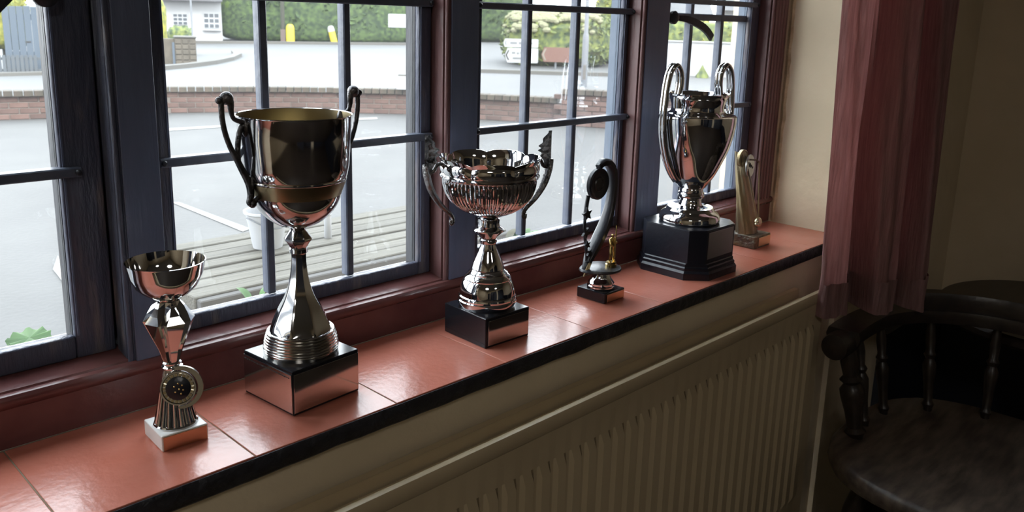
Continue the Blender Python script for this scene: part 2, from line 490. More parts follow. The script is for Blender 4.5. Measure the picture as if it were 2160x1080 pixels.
# ---- posts between the lights: navy front, red sides with a bead
POSTS = [(-0.139, 0.05), (0.345, 0.05), (0.825, 0.063), (1.307, 0.080), (1.796, 0.064)]
pl = ['navy and red timber window post beside the picture edge', 'broad navy timber post behind the small marble based trophy',
      'timber post behind the fluted bowl trophy', 'timber post between the arch trophy and the two handled cup', 'red timber post against the bright cream wall reveal']
for i, (xp, wd) in enumerate(POSTS):
    t = thing('trim_%d' % (i + 4), pl[i], 'window post', (xp, 0.19, 0.047), kind='structure')
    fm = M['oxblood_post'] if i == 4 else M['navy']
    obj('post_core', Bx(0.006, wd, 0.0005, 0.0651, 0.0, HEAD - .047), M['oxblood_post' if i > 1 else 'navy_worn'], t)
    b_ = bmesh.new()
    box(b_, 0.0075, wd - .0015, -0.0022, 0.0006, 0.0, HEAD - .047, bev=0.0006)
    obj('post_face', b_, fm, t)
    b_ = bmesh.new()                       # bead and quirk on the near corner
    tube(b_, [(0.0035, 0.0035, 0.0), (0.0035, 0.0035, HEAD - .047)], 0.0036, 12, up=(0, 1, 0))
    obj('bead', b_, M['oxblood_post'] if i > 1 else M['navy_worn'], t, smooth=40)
    b_ = bmesh.new()                       # raised stop on the side facing the casement
    box(b_, 0.0012, 0.0062, 0.010, 0.036, 0.0, HEAD - .047, bev=0.0006)
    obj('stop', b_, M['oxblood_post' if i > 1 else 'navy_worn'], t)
    if i == 4:
        b_ = bmesh.new()
        for x0, r_ in ((0.020, .004), (0.032, .005), (0.046, .004)):
            tube(b_, [(x0, -0.002, 0.0), (x0, -0.002, HEAD - .047)], r_, 10, up=(0, 1, 0))
        obj('moulding', b_, M['oxblood_post'], t, smooth=40)
    obj('outer_post', Bx(0.0, wd, 0.0652, 0.076, 0.0, HEAD - .047), M['outer_dark' if i < 3 else 'outer_blue'], t)
bm = bmesh.new()
box(bm, XL, XR, 0.185, 0.33, HEAD - .05, HEAD)
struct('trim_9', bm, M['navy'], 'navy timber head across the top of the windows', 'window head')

# ---- the four lights
def light(n, x0, x1, gx0, gx1, bars, hz, label, gz0=0.087, outer='outer_blue'):
    """x0,x1 between posts; gx0,gx1 clear glass; bars x of the upright bars; hz heights of saddle bars"""
    t = thing('window_%d' % n, label, 'window', (x0, 0.225, 0.0), kind='structure')
    X = lambda v: v - x0
    zt = HEAD - .05
    y0, y1, yg = 0.0, 0.031, 0.016
    def fr(name, a, b, c, d):
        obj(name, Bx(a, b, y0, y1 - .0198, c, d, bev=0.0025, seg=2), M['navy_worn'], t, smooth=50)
        obj('outer_' + name, Bx(a, b, y1 - .0197, y1 + .001, c, d - (.006 if name == 'rail' and c < .2 else 0)), M[outer], t)
    fr('stile', X(x0) + .0005, X(gx0), 0.0665, zt)
    fr('stile', X(gx1), X(x1) - .0005, 0.0665, zt)
    fr('rail', X(gx0) + .0001, X(gx1) - .0001, 0.0668, gz0)
    fr('rail', X(gx0) + .0001, X(gx1) - .0001, zt - .035, zt)
    # a fine groove lining on the stiles
    for a in (X(gx0) - .004, X(gx1) + .002):
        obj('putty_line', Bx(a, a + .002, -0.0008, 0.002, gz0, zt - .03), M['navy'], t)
    xs_ = [gx0] + list(bars) + [gx1]
    zs_ = [gz0] + list(hz) + [zt - .035]
    for b in bars:
        obj('glazing_bar', Bx(X(b) - .0058, X(b) + .0058, 0.009, 0.025, gz0, zt - .035, bev=.0015), M['lead'], t)
    for z in hz:
        b_ = bmesh.new()
        box(b_, X(gx0) - .018, X(gx1) + .020, -0.0085, 0.0095, z - .0055, z + .0055, bev=0.0014)
        sb = obj('saddle_bar', b_, M['lead'], t)
        for a in (X(gx0) - .013, X(gx1) + .015):
            s_ = bmesh.new(); ball(s_, (a, -0.0095, z), 0.0036, u=8, v=6)
            obj('bolt', s_, M['iron'], sb, smooth=60)
    for i in range(len(xs_) - 1):
        for j in range(len(zs_) - 1):
            ph = random.uniform(-.003, .003)
            b_ = Bx(X(xs_[i]), X(xs_[i + 1]), yg - .0008, yg + .0008, zs_[j], zs_[j + 1])
            obj('pane', b_, M['glass'], t)
    return t
HZ = [0.283, 0.479, 0.675]
light(1, -0.089, 0.345, -0.045, 0.301, [0.072, 0.184], HZ, 'casement window at the near end of the row, no upright bar in view', gz0=0.094, outer='outer_dark')
light(2, 0.395, 0.825, 0.424, 0.802, [0.555, 0.682], HZ, 'leaded window behind the tall goblet cup', outer='outer_dark')
light(3, 0.888, 1.307, 0.928, 1.292, [1.047, 1.172], HZ, 'leaded window behind the arch trophy with road signs in view')
w4 = light(4, 1.387, 1.796, 1.425, 1.757, [1.535, 1.655], [0.283, 0.505, 0.70], 'leaded window behind the two handled cup with a hanging latch')
for x0_, z_ in ((1.425, 0.474),):
    obj('glazing_bar', Bx(x0_ - 1.387, 1.757 - 1.387, 0.010, 0.034, z_ - .007, z_ + .007, bev=.0015), M['lead'], w4)

def latch(parent, p0, pts_, widths):
    b_ = bmesh.new()
    sec = [(-1, -.35), (1, -.35), (1, .35), (-1, .35)]
    P_ = spl(pts_, 6)
    W_ = [w_[0] for w_ in spl([(w_,) for w_ in widths], 6)]
    sweep(b_, P_, sec, up=(0, 1, 0), scale=W_)
    h = obj('latch_handle', b_, M['iron'], parent, smooth=40)
    b2 = bmesh.new()
    lathe(b2, [(.010, -.004), (.013, -.002), (.013, .004), (.008, .009), (.004, .011)], 20)
    xf(b2, Matrix.Translation(p0) @ Matrix.Rotation(R(90), 4, 'X'))
    obj('latch_boss', b2, M['iron'], h, smooth=40)
# latch of window 4: boss on the stile, arm falling to the right
def lp(px, py, y, ox): 
    p = on_y(px, py, y); return (p.x - ox, p.y - 0.225, p.z)
a0 = lp(1420, 37, .212, 1.387)
latch(w4, a0, [a0, lp(1450, 41, .200, 1.387), lp(1478, 54, .196, 1.387), lp(1492, 66, .194, 1.387), lp(1501, 80, .194, 1.387)], [.004, .0065, .0075, .0075, .0075])
w1 = bpy.data.objects['window_1']
a0 = lp(93, -12, .212, -0.089)
latch(w1, a0, [a0, lp(64, -38, .200, -0.089), lp(26, -30, .196, -0.089), lp(2, -8, .194, -0.089), lp(-20, 16, .194, -0.089)], [.004, .008, .009, .009, .0085])

# ================================================================== RADIATOR
rd = thing('radiator', 'cream fluted panel radiator on the wall beneath the tiled sill', 'radiator', (0.0, 0.0, FL))
RX0, RX1, RT, RB = -0.10, 1.633, -0.063 - FL, -0.57 - FL
def fluted(y0, name, front):
    b_ = bmesh.new()
    pitch = 0.0333
    n = int((RX1 - RX0 - 0.05) / pitch)
    off = RX0 + ((RX1 - RX0) - n * pitch) / 2
    xs2 = [(RX0, 0)]
    for k in range(n):
        a = off + k * pitch
        xs2 += [(a + .004, 0), (a + .0085, 1), (a + pitch - .0085, 1), (a + pitch - .004, 0)]
    xs2.append((RX1, 0))
    zs2 = [(RB, 0), (RB + .045, 0), (RB + .06, 1), (RT - .082, 1), (RT - .067, 0), (RT - .012, 0)]
    g = [[b_.verts.new((x, y0 - (0.0065 * d if k_ else 0.0), z)) for z, k_ in zs2] for x, d in xs2]
    for i in range(len(g) - 1):
        for j in range(len(zs2) - 1): b_.faces.new((g[i][j], g[i + 1][j], g[i + 1][j + 1], g[i][j + 1]))
    # back skin
    box(b_, RX0, RX1, y0 + .001, y0 + .012, RB, RT - .012)
    return obj(name, b_, M['rad'], rd, smooth=35)
fluted(-0.066, 'front_panel', True)
fluted(-0.012, 'rear_panel', False)
b_ = bmesh.new()        # rolled top edge of the front panel
sec = [(-0.058, RT - .018), (-0.066, RT - .024), (-0.0685, RT - .020), (-0.0685, RT - .006), (-0.066, RT - .001), (-0.061, RT), (-0.056, RT - .002), (-0.054, RT - .008)]
va = [b_.verts.new((RX0, y, z)) for y, z in sec]; vb = [b_.verts.new((RX1, y, z)) for y, z in sec]
for k in range(len(sec)): b_.faces.new((va[k], va[(k + 1) % len(sec)], vb[(k + 1) % len(sec)], vb[k]))
b_.faces.new(va); b_.faces.new(vb[::-1])
obj('top_seam', b_, M['rad'], rd, smooth=35)
b_ = bmesh.new()
for k in range(60):
    a = RX0 + .03 + k * (RX1 - RX0 - .06) / 60
    box(b_, a, a + .0012, -0.053, -0.014, RB + .04, RT - .03)
box(b_, RX0 + .01, RX1 - .01, -0.052, -0.018, RT - .03, RT - .028)
fo = obj('convector_fins', b_, M['rad'], rd); fo['kind'] = 'stuff'
obj('side_panel', Bx(RX1 - .003, RX1, -0.0535, -0.0195, RB + .03, RT - .03), M['rad'], rd)
b_ = bmesh.new()
tube(b_, [(RX1 + .03, -.03, 0.0), (RX1 + .03, -.03, RB + .05)], 0.0075, 12, up=(0, 1, 0))
tube(b_, [(RX1 + .002, -.03, RB + .05), (RX1 + .034, -.03, RB + .05)], 0.009, 12)
obj('feed_pipe', b_, M['rad'], rd, smooth=40)

# ================================================================== CURTAIN
ct = thing('curtain', 'burgundy woven curtain hanging beside the window recess', 'curtain', (1.78, -0.10, -0.14))
b_ = bmesh.new()
NU, NV = 150, 60
def cpt(u, v):
    # u along the width, v from hem (0) to top (1)
    top = 1.20
    hem = -0.112 - 0.016 * u
    z = hem + (top - hem) * v
    x = 1.598 - 0.080 * v * (1 - u) + 0.270 * u - 0.06 * v * u
    y = -0.060 - 0.150 * u + 0.01 * v * u
    # three deep pleats, the valleys leaning a little
    e1 = 0.36 - 0.05 * math.exp(-((v - .22) / .16) ** 2) + 0.05 * v
    e2 = 0.70 + 0.02 * math.sin(v * 4)
    if u < e1: q, wd_ = u / e1, 1.0
    elif u < e2: q, wd_ = (u - e1) / (e2 - e1), .92
    else: q, wd_ = (u - e2) / (1 - e2), .70
    if u < e1: q = .30 + .70 * q
    h = (max(0.0, (math.sin(min(1, q) * math.pi) - .22) / .78) ** .55) * wd_
    d_ = 0.098 * h + 0.006 * math.sin(u * 31 + v * 5) + 0.004 * math.sin(u * 60 + v * 11)
    d_ += 0.007 * math.exp(-((v - .07) / .03) ** 2) * math.sin(u * 40 + 1)
    x += 0.062 - d_ * .72
    y += 0.052 - d_ * .70
    return x - 1.78, y + 0.10, z + 0.14
g = [[b_.verts.new(cpt(i / NU, j / NV)) for j in range(NV + 1)] for i in range(NU + 1)]
for i in range(NU):
    for j in range(NV): b_.faces.new((g[i][j], g[i + 1][j], g[i + 1][j + 1], g[i][j + 1]))
bmesh.ops.solidify(b_, geom=b_.faces[:], thickness=0.002)
obj('cloth', b_, M['curtain'], ct, smooth=180)
b_ = bmesh.new()
g = [[b_.verts.new((cpt(i / NU, v)[0], cpt(i / NU, v)[1] - .0035, cpt(i / NU, v)[2] - .0005)) for v in (0.0, 0.055)] for i in range(NU + 1)]
for i in range(NU): b_.faces.new((g[i][0], g[i + 1][0], g[i + 1][1], g[i][1]))
bmesh.ops.solidify(b_, geom=b_.faces[:], thickness=0.0012)
obj('hem', b_, M['curtain'], ct, smooth=180)

# ================================================================== TROPHIES
def plate(parent, name, x0, x1, z0, z1, y, m, face='-y', t=0.0012):
    """thin plate on the front (-y) or left (-x) face"""
    if face == '-y': b_ = Bx(x0, x1, y - t, y, z0, z1, bev=.0003)
    else: b_ = Bx(y - t, y, x0, x1, z0, z1, bev=.0003)
    return obj(name, b_, m, parent)

# ---------- 1: small bowl on white marble
t1 = thing('trophy', 'smallest silver trophy with an open bowl on a white marble base', 'trophy', (0.355, 0.097, 0.0), R(-3), 'trophies along the sill')
obj('marble_base', Bx(-.025, .025, -.0255, .0265, 0, .018, bev=.0012, seg=2), M['marble'], t1)
plate(t1, 'base_plate', -.0235, .0235, .001, .0168, -.0255, M['copper'])
def flute(n, a):
    return lambda t, i, r, z: (r * (1 + a * (abs(math.sin(n * t / 2)) - .5)), z)
b_ = bmesh.new()
lathe(b_, [(.0228, .018), (.0232, .0195), (.0222, .021)], 96)
obj('foot_ring', b_, M['chrome'], t1, smooth=40)
b_ = bmesh.new()
lathe(b_, spl([(.0212, .0205), (.0180, .034), (.0150, .052), (.0115, .068), (.0088, .079), (.0085, .0815)], 4), 144, mod=flute(18, .13))
obj('fluted_cone', b_, M['chrome'], t1, smooth=30)
b_ = bmesh.new()
lathe(b_, [(.008, .081), (.0105, .082), (.0108, .084), (.0085, .0855), (.0095, .087), (.0098, .0885), (.0085, .090)], 48)
obj('collar', b_, M['chrome'], t1, smooth=40)
# faceted diamond riser: six flat faces parted by grooves
b_ = bmesh.new()
rows = []
NF = 6
for r, z, hw, gr in ((.0085, .0895, .30, .80), (.0125, .104, .31, .80), (.0262, .1375, .36, .80), (.0215, .1455, .24, .76), (.0165, .1535, .13, .74), (.0125, .1585, .05, .86), (.0105, .1600, .05, .9)):
    row = []
    for k in range(NF):
        c = 2 * math.pi * k / NF + R(25)
        for da, rr in ((-hw, r), (hw, r), (math.pi / NF, r * gr)):
            rr2 = rr if da == math.pi / NF else rr
            row.append(b_.verts.new((rr2 * math.cos(c + da), rr2 * math.sin(c + da), z)))
    rows.append(row)
for a, c in zip(rows, rows[1:]):
    m_ = len(a)
    for k in range(m_): b_.faces.new((a[k], a[(k + 1) % m_], c[(k + 1) % m_], c[k]))
b_.faces.new(rows[0][::-1]); b_.faces.new(rows[-1])
obj('faceted_riser', b_, M['chrome'], t1)
b_ = bmesh.new()
pr = [(.0100, .1585), (.0108, .1610), (.0150, .1625), (.0235, .1672), (.0315, .1755), (.0372, .1875), (.0396, .2005), (.0402, .2020), (.0396, .2022),
      (.0365, .1880), (.0305, .1762), (.0225, .1685), (.012, .1645), (.003, .1640)]
lathe(b_, pr, 72, mod=lambda t, i, r, z: (r * (1 + (.010 * math.sin(z * 900 + t * 2.0) if 2 < i < 6 else 0)), z))
obj('bowl', b_, M['chrome'], t1, smooth=40)
# medallion holder on the front, turned to the room
mrot = Matrix.Translation((-.001, -.0165, .0635)) @ Matrix.Rotation(R(-30), 4, 'Z') @ Matrix.Rotation(R(78), 4, 'X')
b_ = bmesh.new()
lathe(b_, [(.0185, -.0035), (.0188, .000), (.0182, .0012), (.0168, .0012), (.0160, -.001), (.0125, -.001)], 56, cap1=False)
xf(b_, mrot)
md = obj('medallion_holder', b_, M['chrome'], t1, smooth=40)
b_ = bmesh.new()
lathe(b_, [(.0128, -.002), (.0128, .0004), (.0120, .0010), (.001, .0010)], 40)
xf(b_, mrot)
obj('medallion_centre', b_, M['black_satin'], md, smooth=40)
b_ = bmesh.new()
for k in range(22):
    if 8.2 < k < 12.5 and False: continue
    a = 2 * math.pi * k / 22
    q = bmesh.new(); box(q, .0130, .0158, -.0013, .0013, -.002, .0006)
    xf(q, Matrix.Rotation(a, 4, 'Z'))
    tmp = bpy.data.meshes.new('q'); q.to_mesh(tmp); b_.from_mesh(tmp); q.free(); bpy.data.meshes.remove(tmp)
xf(b_, mrot)
obj('gold_border', b_, M['plate_gold'], md)
b_ = bmesh.new()
for k, (ax, ay) in enumerate([(-.004, .002), (0, .005), (.004, .003), (.005, -.002), (.001, -.001), (-.003, -.004), (.003, -.006)]):
    ball(b_, (ax, ay, .0010), .0011, 1, 1, .5, 8, 5)
xf(b_, mrot)
obj('gold_studs', b_, M['gold'], md, smooth=60)
# crescent fin sweeping round the right of the medallion and down
b_ = bmesh.new()
P_ = [((.0205 + .0022 * max(0, math.sin(k / 26 * math.pi))) * math.cos(R(125 - k * 9.0)), (.0205 + .0022 * max(0, math.sin(k / 26 * math.pi))) * math.sin(R(125 - k * 9.0)), -.003) for k in range(25)]
sweep(b_, P_, [(-.003, -.0012), (.003, -.0012), (.003, .0012), (-.003, .0012)], up=(0, 0, 1), scale=[(.35 + .55 * math.sin(k / 24 * math.pi), 2.0) for k in range(25)])
xf(b_, mrot)
obj('crescent_fin', b_, M['brushed'], md, smooth=40)

# ---------- handle helper: (radius, z) curve in the vertical plane at azimuth az
def radial(pts_, az):
    c, s = math.cos(az), math.sin(az)
    return [(r * c, r * s, z) for r, z in pts_]

# ---------- 2: tall goblet
t2 = thing('trophy', 'tallest silver goblet trophy with two scrolled dark handles on a mirrored block', 'trophy', (0.5185, 0.105, 0.0), R(5), 'trophies along the sill')
obj('plinth', Bx(-.049, .049, -.049, .049, 0, .0555, bev=.001), M['black'], t2)
for face in ('-y', '-x'):
    pm = plate(t2, 'mirror_plate', -.0478, .0478, .0035, .0515, -.049, M['mirror'], face)
    b_ = bmesh.new()
    x_ = -.044
    while x_ < (.042 if face == '-x' else .0):
        wd = random.uniform(.0012, .004)
        if face == '-x': box(b_, -.0505, -.0502, x_, x_ + wd, .0462 + random.uniform(0, .0006), .0478)
        x_ += wd + .0014
    if face == '-x': obj('engraved_line', b_, M['etch'], pm)
    else: b_.free()
b_ = bmesh.new()
pr = [(.0445, .0555), (.0448, .0600)]
for k in range(7):
    z = .0605 + k * .0033; r = .0452 - .00012 * k * k
    pr += [(r - .0009, z), (r, z + .0009), (r, z + .0022), (r - .0009, z + .0031)]
pr += [(.0385, .0835)]
lathe(b_, pr, 96)
obj('ringed_foot', b_, M['brushed'], t2, smooth=25)
b_ = bmesh.new()
pr = [(.0383, .0830), (.0372, .0850), (.0335, .0945), (.0268, .1095), (.0205, .1210), (.0162, .1310), (.0122, .1450), (.0098, .1600), (.0090, .1740), (.0092, .1800)]
def facet8(t, i, r, z):
    n_ = 8; a = (t + R(10)) % (2 * math.pi / n_) - math.pi / n_
    k_ = min(1.0, max(0.0, (i - .2) / 1.5))
    return (r * ((1 - k_) + k_ * math.cos(math.pi / n_) / math.cos(a) * 1.03), z)
lathe(b_, spl(pr, 3), 96, mod=lambda t, i, r, z: facet8(t, i / 3, r, z))
obj('faceted_stem', b_, M['chrome2'], t2, smooth=18)
b_ = bmesh.new()
pr = [(.0092, .1790), (.0108, .1805), (.0108, .1850), (.0098, .1865), (.0118, .1895), (.0128, .1920), (.0164, .1965), (.0162, .1985), (.0120, .2045), (.0092, .2085), (.0095, .2125), (.0125, .2135)]
lathe(b_, pr, 80, mod=lambda t, i, r, z: facet8(t, 5 if 3 < i < 9 else 0, r, z))
obj('knop', b_, M['chrome2'], t2, smooth=22)
b_ = bmesh.new()
pr = spl([(.0110, .2120), (.0200, .2145), (.0305, .2205), (.0415, .2310), (.0485, .2420), (.0522, .2540), (.0536, .2665)], 5)
pr += [(.0555, .2680), (.0578, .2692), (.0585, .2708), (.0580, .2725)]
pr += [(.0590, .2740), (.0614, .2860), (.0638, .3205), (.0655, .3440), (.0663, .3455), (.0660, .3462), (.0650, .3455)]
lathe(b_, pr, 96, cap1=False)
bw = obj('bowl', b_, M['chrome2'], t2, smooth=50)
b_ = bmesh.new()
lathe(b_, [(.0650, .3455), (.0630, .3205), (.0605, .2860), (.0570, .2660), (.0510, .2500), (.0400, .2310), (.0200, .2170), (.001, .2150)], 96, cap0=False)
obj('gilt_lining', b_, M['gold_in'], bw, smooth=50)
def goblet_handle(az):
    b_ = bmesh.new()
    fr_ = lambda r: r if r < .060 else .060 + (r - .060) * .62
    fz_ = lambda z: z if z < .30 else .30 + (z - .30) * .86
    rad2 = lambda P, a: radial([(fr_(r), fz_(z)) for r, z in P], a)
    # long outer scroll: from its foot below the step, up and out, to the tip
    A_ = spl([(.0520, .2540), (.0590, .2490), (.0655, .2500), (.0610, .2580), (.0640, .2720), (.0800, .2930), (.0960, .3150), (.1060, .3360), (.1105, .3560), (.1110, .3760), (.1130, .3800)], 5)
    sec = circ(1, 8)
    ra = [v[0] for v in spl([(.0040,), (.0048,), (.0040,), (.0052,), (.0056,), (.0050,), (.0042,), (.0040,), (.0040,), (.0042,), (.0048,)], 5)]
    sweep(b_, rad2(A_, az), sec, up=(-math.sin(az), math.cos(az), 0), scale=[q * .78 for q in ra])
    # upper crook: from the tip over the ball to the rim
    B_ = spl([(.1120, .3790), (.1055, .3800), (.0980, .3830), (.0935, .3740), (.0925, .3620), (.0880, .3530), (.0760, .3490), (.0655, .3440)], 5)
    rb = [v[0] for v in spl([(.0045,), (.0036,), (.0050,), (.0055,), (.0040,), (.0036,), (.0042,), (.0036,)], 5)]
    sweep(b_, rad2(B_, az), sec, up=(-math.sin(az), math.cos(az), 0), scale=[q * .74 for q in rb])
    # inner strut
    C_ = spl([(.0830, .2990), (.0830, .3150), (.0800, .3300), (.0740, .3420), (.0660, .3400)], 5)
    sweep(b_, rad2(C_, az), sec, up=(-math.sin(az), math.cos(az), 0), scale=[.0032] * len(C_))
    for r_, z_, q in ((.0850, .3680, .0074), (.0590, .2480, .0050), (.0940, .3660, .0040)):
        ball(b_, (r_ * math.cos(az), r_ * math.sin(az), z_), q, 1, 1, 1, 12, 8)
    # leaf plates against the bowl
    for zc, r_ in ((.335, .0645), (.270, .0600)):
        ball(b_, (r_ * math.cos(az), r_ * math.sin(az), zc), .009, .35, .6, 1.2, 10, 8)
    return obj('handle', b_, M['pewter'], t2, smooth=50)
goblet_handle(R(178)); goblet_handle(R(-2))

# ---------- 3: fluted bowl with leaf handles
t3 = thing('trophy', 'wide fluted silver bowl trophy with leaf handles on a black block with a plate', 'trophy', (0.828, 0.0975, 0.0), R(-2), 'trophies along the sill')
obj('plinth', Bx(-.043, .043, -.046, .046, 0, .045, bev=.0012, seg=2), M['black'], t3)
pm = plate(t3, 'engraved_plate', -.038, .041, .0035, .0405, -.046, M['mirror'])
b_ = bmesh.new()
pr = [(.0405, .045), (.0415, .0475), (.0420, .0485), (.0438, .0535), (.0438, .0560), (.0425, .0575), (.0432, .0600), (.0425, .0625), (.0410, .0640), (.0408, .0700),
      (.0400, .0745), (.0370, .0835), (.0345, .0870), (.0350, .0885), (.0340, .0905), (.0310, .0940), (.0290, .0955), (.0292, .0968), (.0255, .0995), (.0240, .1015), (.0245, .1030), (.0232, .1080), (.0190, .1185), (.0142, .1290), (.0112, .1380), (.0112, .1400)]
lathe(b_, pr, 80)
obj('domed_foot', b_, M['chrome'], t3, smooth=28)
b_ = bmesh.new()
pr = [(.0112, .1395), (.0126, .1420), (.0128, .1455), (.0115, .1470), (.0132, .1505), (.0185, .1550), (.0225, .1585), (.0230, .1605), (.0215, .1625), (.0160, .1665), (.0152, .1710), (.0158, .1765), (.0120, .1785)]
lathe(b_, pr, 72, mod=lambda t, i, r, z: (r * (1 + .03 * math.sin(12 * t) * (1 if i > 8 else 0)), z))
obj('knop', b_, M['chrome'], t3, smooth=30)
NL = 7
def lobe(t, amt):
    a = abs(math.sin(NL * (t - R(-128)) / 2 + math.pi / 2))      # 1 at lobe crest, 0 at junction
    return 1 - amt * (1 - math.sin(a * math.pi / 2) ** .8)
b_ = bmesh.new()
pr = spl([(.0105, .1780), (.0250, .1832), (.0440, .1925), (.0595, .2070), (.0668, .2220), (.0690, .2375)], 5)
n0 = len(pr)
NG = 64
def bowlmod(t, i, r, z):
    L_ = lobe(t, 1.0)
    if i < n0:
        k_ = min(1, max(0, (z - .183) / .015)) * min(1, max(0, (.2385 - z) / .006))
        s_ = abs(math.sin(NG * t / 2))
        rr = r * (1 - .050 * k_ * (1 - s_ ** .8))
        return (rr * (1 - .030 * (1 - L_) * max(0, (z - .2) / .0375)), z)
    up_ = max(0, min(1, (z - .238) / .027))
    return (r * (1 - (.030 + .022 * up_) * (1 - L_)), z + .0045 * (L_ - .6) * up_)
pr += [(.0705, .2385), (.0722, .2395), (.0724, .2415), (.0706, .2430), (.0702, .2440), (.0716, .2465), (.0724, .2505), (.0722, .2545), (.0708, .2580), (.0700, .2592), (.0712, .2612), (.0735, .2645), (.0740, .2655)]
pr += [(.0732, .2654), (.0700, .2610), (.0680, .2500), (.0650, .2350), (.0560, .2110), (.0400, .1940), (.001, .1870)]
lathe(b_, pr, 256, mod=bowlmod)
obj('fluted_bowl', b_, M['chrome'], t3, smooth=30)
def leaf_handle(az):
    b_ = bmesh.new()
    A_ = spl([(.0600, .1790), (.0585, .1730), (.0560, .1790), (.0610, .1880), (.0760, .2030), (.0890, .2230), (.0960, .2440), (.0985, .2600)], 6)
    ra = [(v[0], v[1]) for v in spl([(.0022, .0022), (.003, .003), (.003, .003), (.0032, .0035), (.004, .005), (.005, .0065), (.005, .0075), (.004, .007)], 6)]
    sweep(b_, radial(A_, az), circ(1, 8), up=(-math.sin(az), math.cos(az), 0), scale=ra)
    # hook over the rim
    B_ = spl([(.0965, .2470), (.0870, .2500), (.0810, .2590), (.0740, .2600), (.0690, .2540)], 5)
    sweep(b_, radial(B_, az), circ(.003, 8), up=(-math.sin(az), math.cos(az), 0))
    # acanthus leaf: lobed plate standing on the arm, in line with it
    lf = bmesh.new()
    rws = []
    tx, ty = -math.sin(az), math.cos(az)
    NQ = 36
    for k in range(NQ + 1):
        v = k / NQ
        z = .246 + v * .056
        wo = .0030 + .0030 * math.sin(v * math.pi)
        wi = .0035 + (.0165 * math.sin(min(1, v * 1.02 + .02) * math.pi) ** .7) * (1 + .20 * math.sin(v * 30 + .5)) * (.55 + .45 * v)
        r0 = .0965 - .002 * math.sin(v * math.pi)
        c_ = []
        for s_ in range(7):
            f_ = s_ / 6
            rr_ = r0 + wo - (wo + wi) * f_
            off = .0022 * math.sin(f_ * 9 + v * 3)
            c_.append(lf.verts.new((rr_ * math.cos(az) + tx * off, rr_ * math.sin(az) + ty * off, z + .004 * f_ * math.sin(v * 6))))
        rws.append(c_)
    for a, c in zip(rws, rws[1:]):
        for k in range(6): lf.faces.new((a[k], a[k + 1], c[k + 1], c[k]))
    bmesh.ops.solidify(lf, geom=lf.faces[:], thickness=.004)
    h = obj('handle', b_, M['pewter2'], t3, smooth=50)
    obj('acanthus_leaf', lf, M['pewter2'], h, smooth=35)
leaf_handle(R(163)); leaf_handle(R(-17))

# ---------- 4: arch and figure
t4 = thing('trophy', 'small trophy with a tall black arch and a gold cue player on a black block', 'trophy', (1.093, 0.0925, 0.0), R(1), 'trophies along the sill')
obj('plinth', Bx(-.0275, .0275, -.030, .030, 0, .018, bev=.0016, seg=2), M['black'], t4)
plate(t4, 'base_plate', -.022, .025, .002, .0155, -.030, M['copper'])
b_ = bmesh.new()
lathe(b_, [(.0225, .018), (.0238, .0195), (.0238, .022), (.0222, .0235), (.0226, .027), (.0200, .0305), (.0165, .0340), (.0148, .0380), (.0142, .0455), (.0160, .0480)], 60,
      mod=lambda t, i, r, z: (r * (1 + (.04 * math.cos(10 * t) if i > 5 else 0)), z))
obj('silver_stem', b_, M['chrome'], t4, smooth=35)
b_ = bmesh.new()
lathe(b_, [(.028, .0475), (.0325, .0490), (.0335, .0510), (.0325, .0535), (.030, .0545)], 56,
      mod=lambda t, i, r, z: (r * (1 + .30 * max(0, math.cos(t - R(165))) ** 6), z))
obj('black_disc', b_, M['resin_black'], t4, smooth=40)
# arch in the x-z plane of the stand
b_ = bmesh.new()
A_ = spl([(-.036, .010, .052), (-.022, .010, .075), (.000, .011, .100), (.020, .012, .128), (.031, .012, .160), (.0345, .012, .190), (.031, .012, .213), (.019, .012, .228), (.004, .012, .231), (-.008, .012, .224)], 6)
W_ = [(v[0], v[1]) for v in spl([(.004, .003), (.009, .006), (.011, .007), (.0100, .007), (.0085, .006), (.008, .006), (.0085, .006), (.009, .006), (.008, .006), (.005, .005)], 6)]
sec = [(-.6, -1), (.6, -1), (1, -.6), (1, .6), (.6, 1), (-.6, 1), (-1, .6), (-1, -.6)]
sweep(b_, A_, [(v, u) for u, v in sec], up=(0, 1, 0), scale=[(b, a) for a, b in W_])
ar = obj('arch', b_, M['resin_black'], t4, smooth=40)
b_ = bmesh.new()
for q in range(3):
    A2 = [(x_ + .004 - q * .006 * (1 - i / len(A_)), y_ - .006, z_ + 0 - .004 * q * (1 - i / len(A_))) for i, (x_, y_, z_) in enumerate(A_[:34])]
    tube(b_, A2, .0013, 6, up=(0, 1, 0))
obj('arch_ribs', b_, M['antique'], ar, smooth=50)
b_ = bmesh.new()
lathe(b_, [(.001, -.005), (.024, -.005), (.0265, -.003), (.0265, .003), (.0240, .005), (.0215, .0035), (.0130, .0035), (.0115, .0055), (.0095, .0055), (.0085, .0035), (.001, .0035)], 44)
xf(b_, Matrix.Translation((-.0095, .010, .1965)) @ Matrix.Rotation(R(90), 4, 'X') @ Matrix.Diagonal((1, 1.0, 1, 1)))
obj('arch_disc', b_, M['resin_black'], ar, smooth=40)
b_ = bmesh.new()
S_ = spl([(-.034, .010, .180), (-.038, .010, .158), (-.040, .010, .132), (-.038, .010, .112), (-.033, .010, .090), (-.030, .010, .070), (-.034, .010, .053)], 5)
tube(b_, S_, .003, 8, up=(0, 1, 0), radii=[.0035 if k < 8 else .0026 for k in range(len(S_))])
obj('star_strand', b_, M['resin_black'], ar, smooth=50)
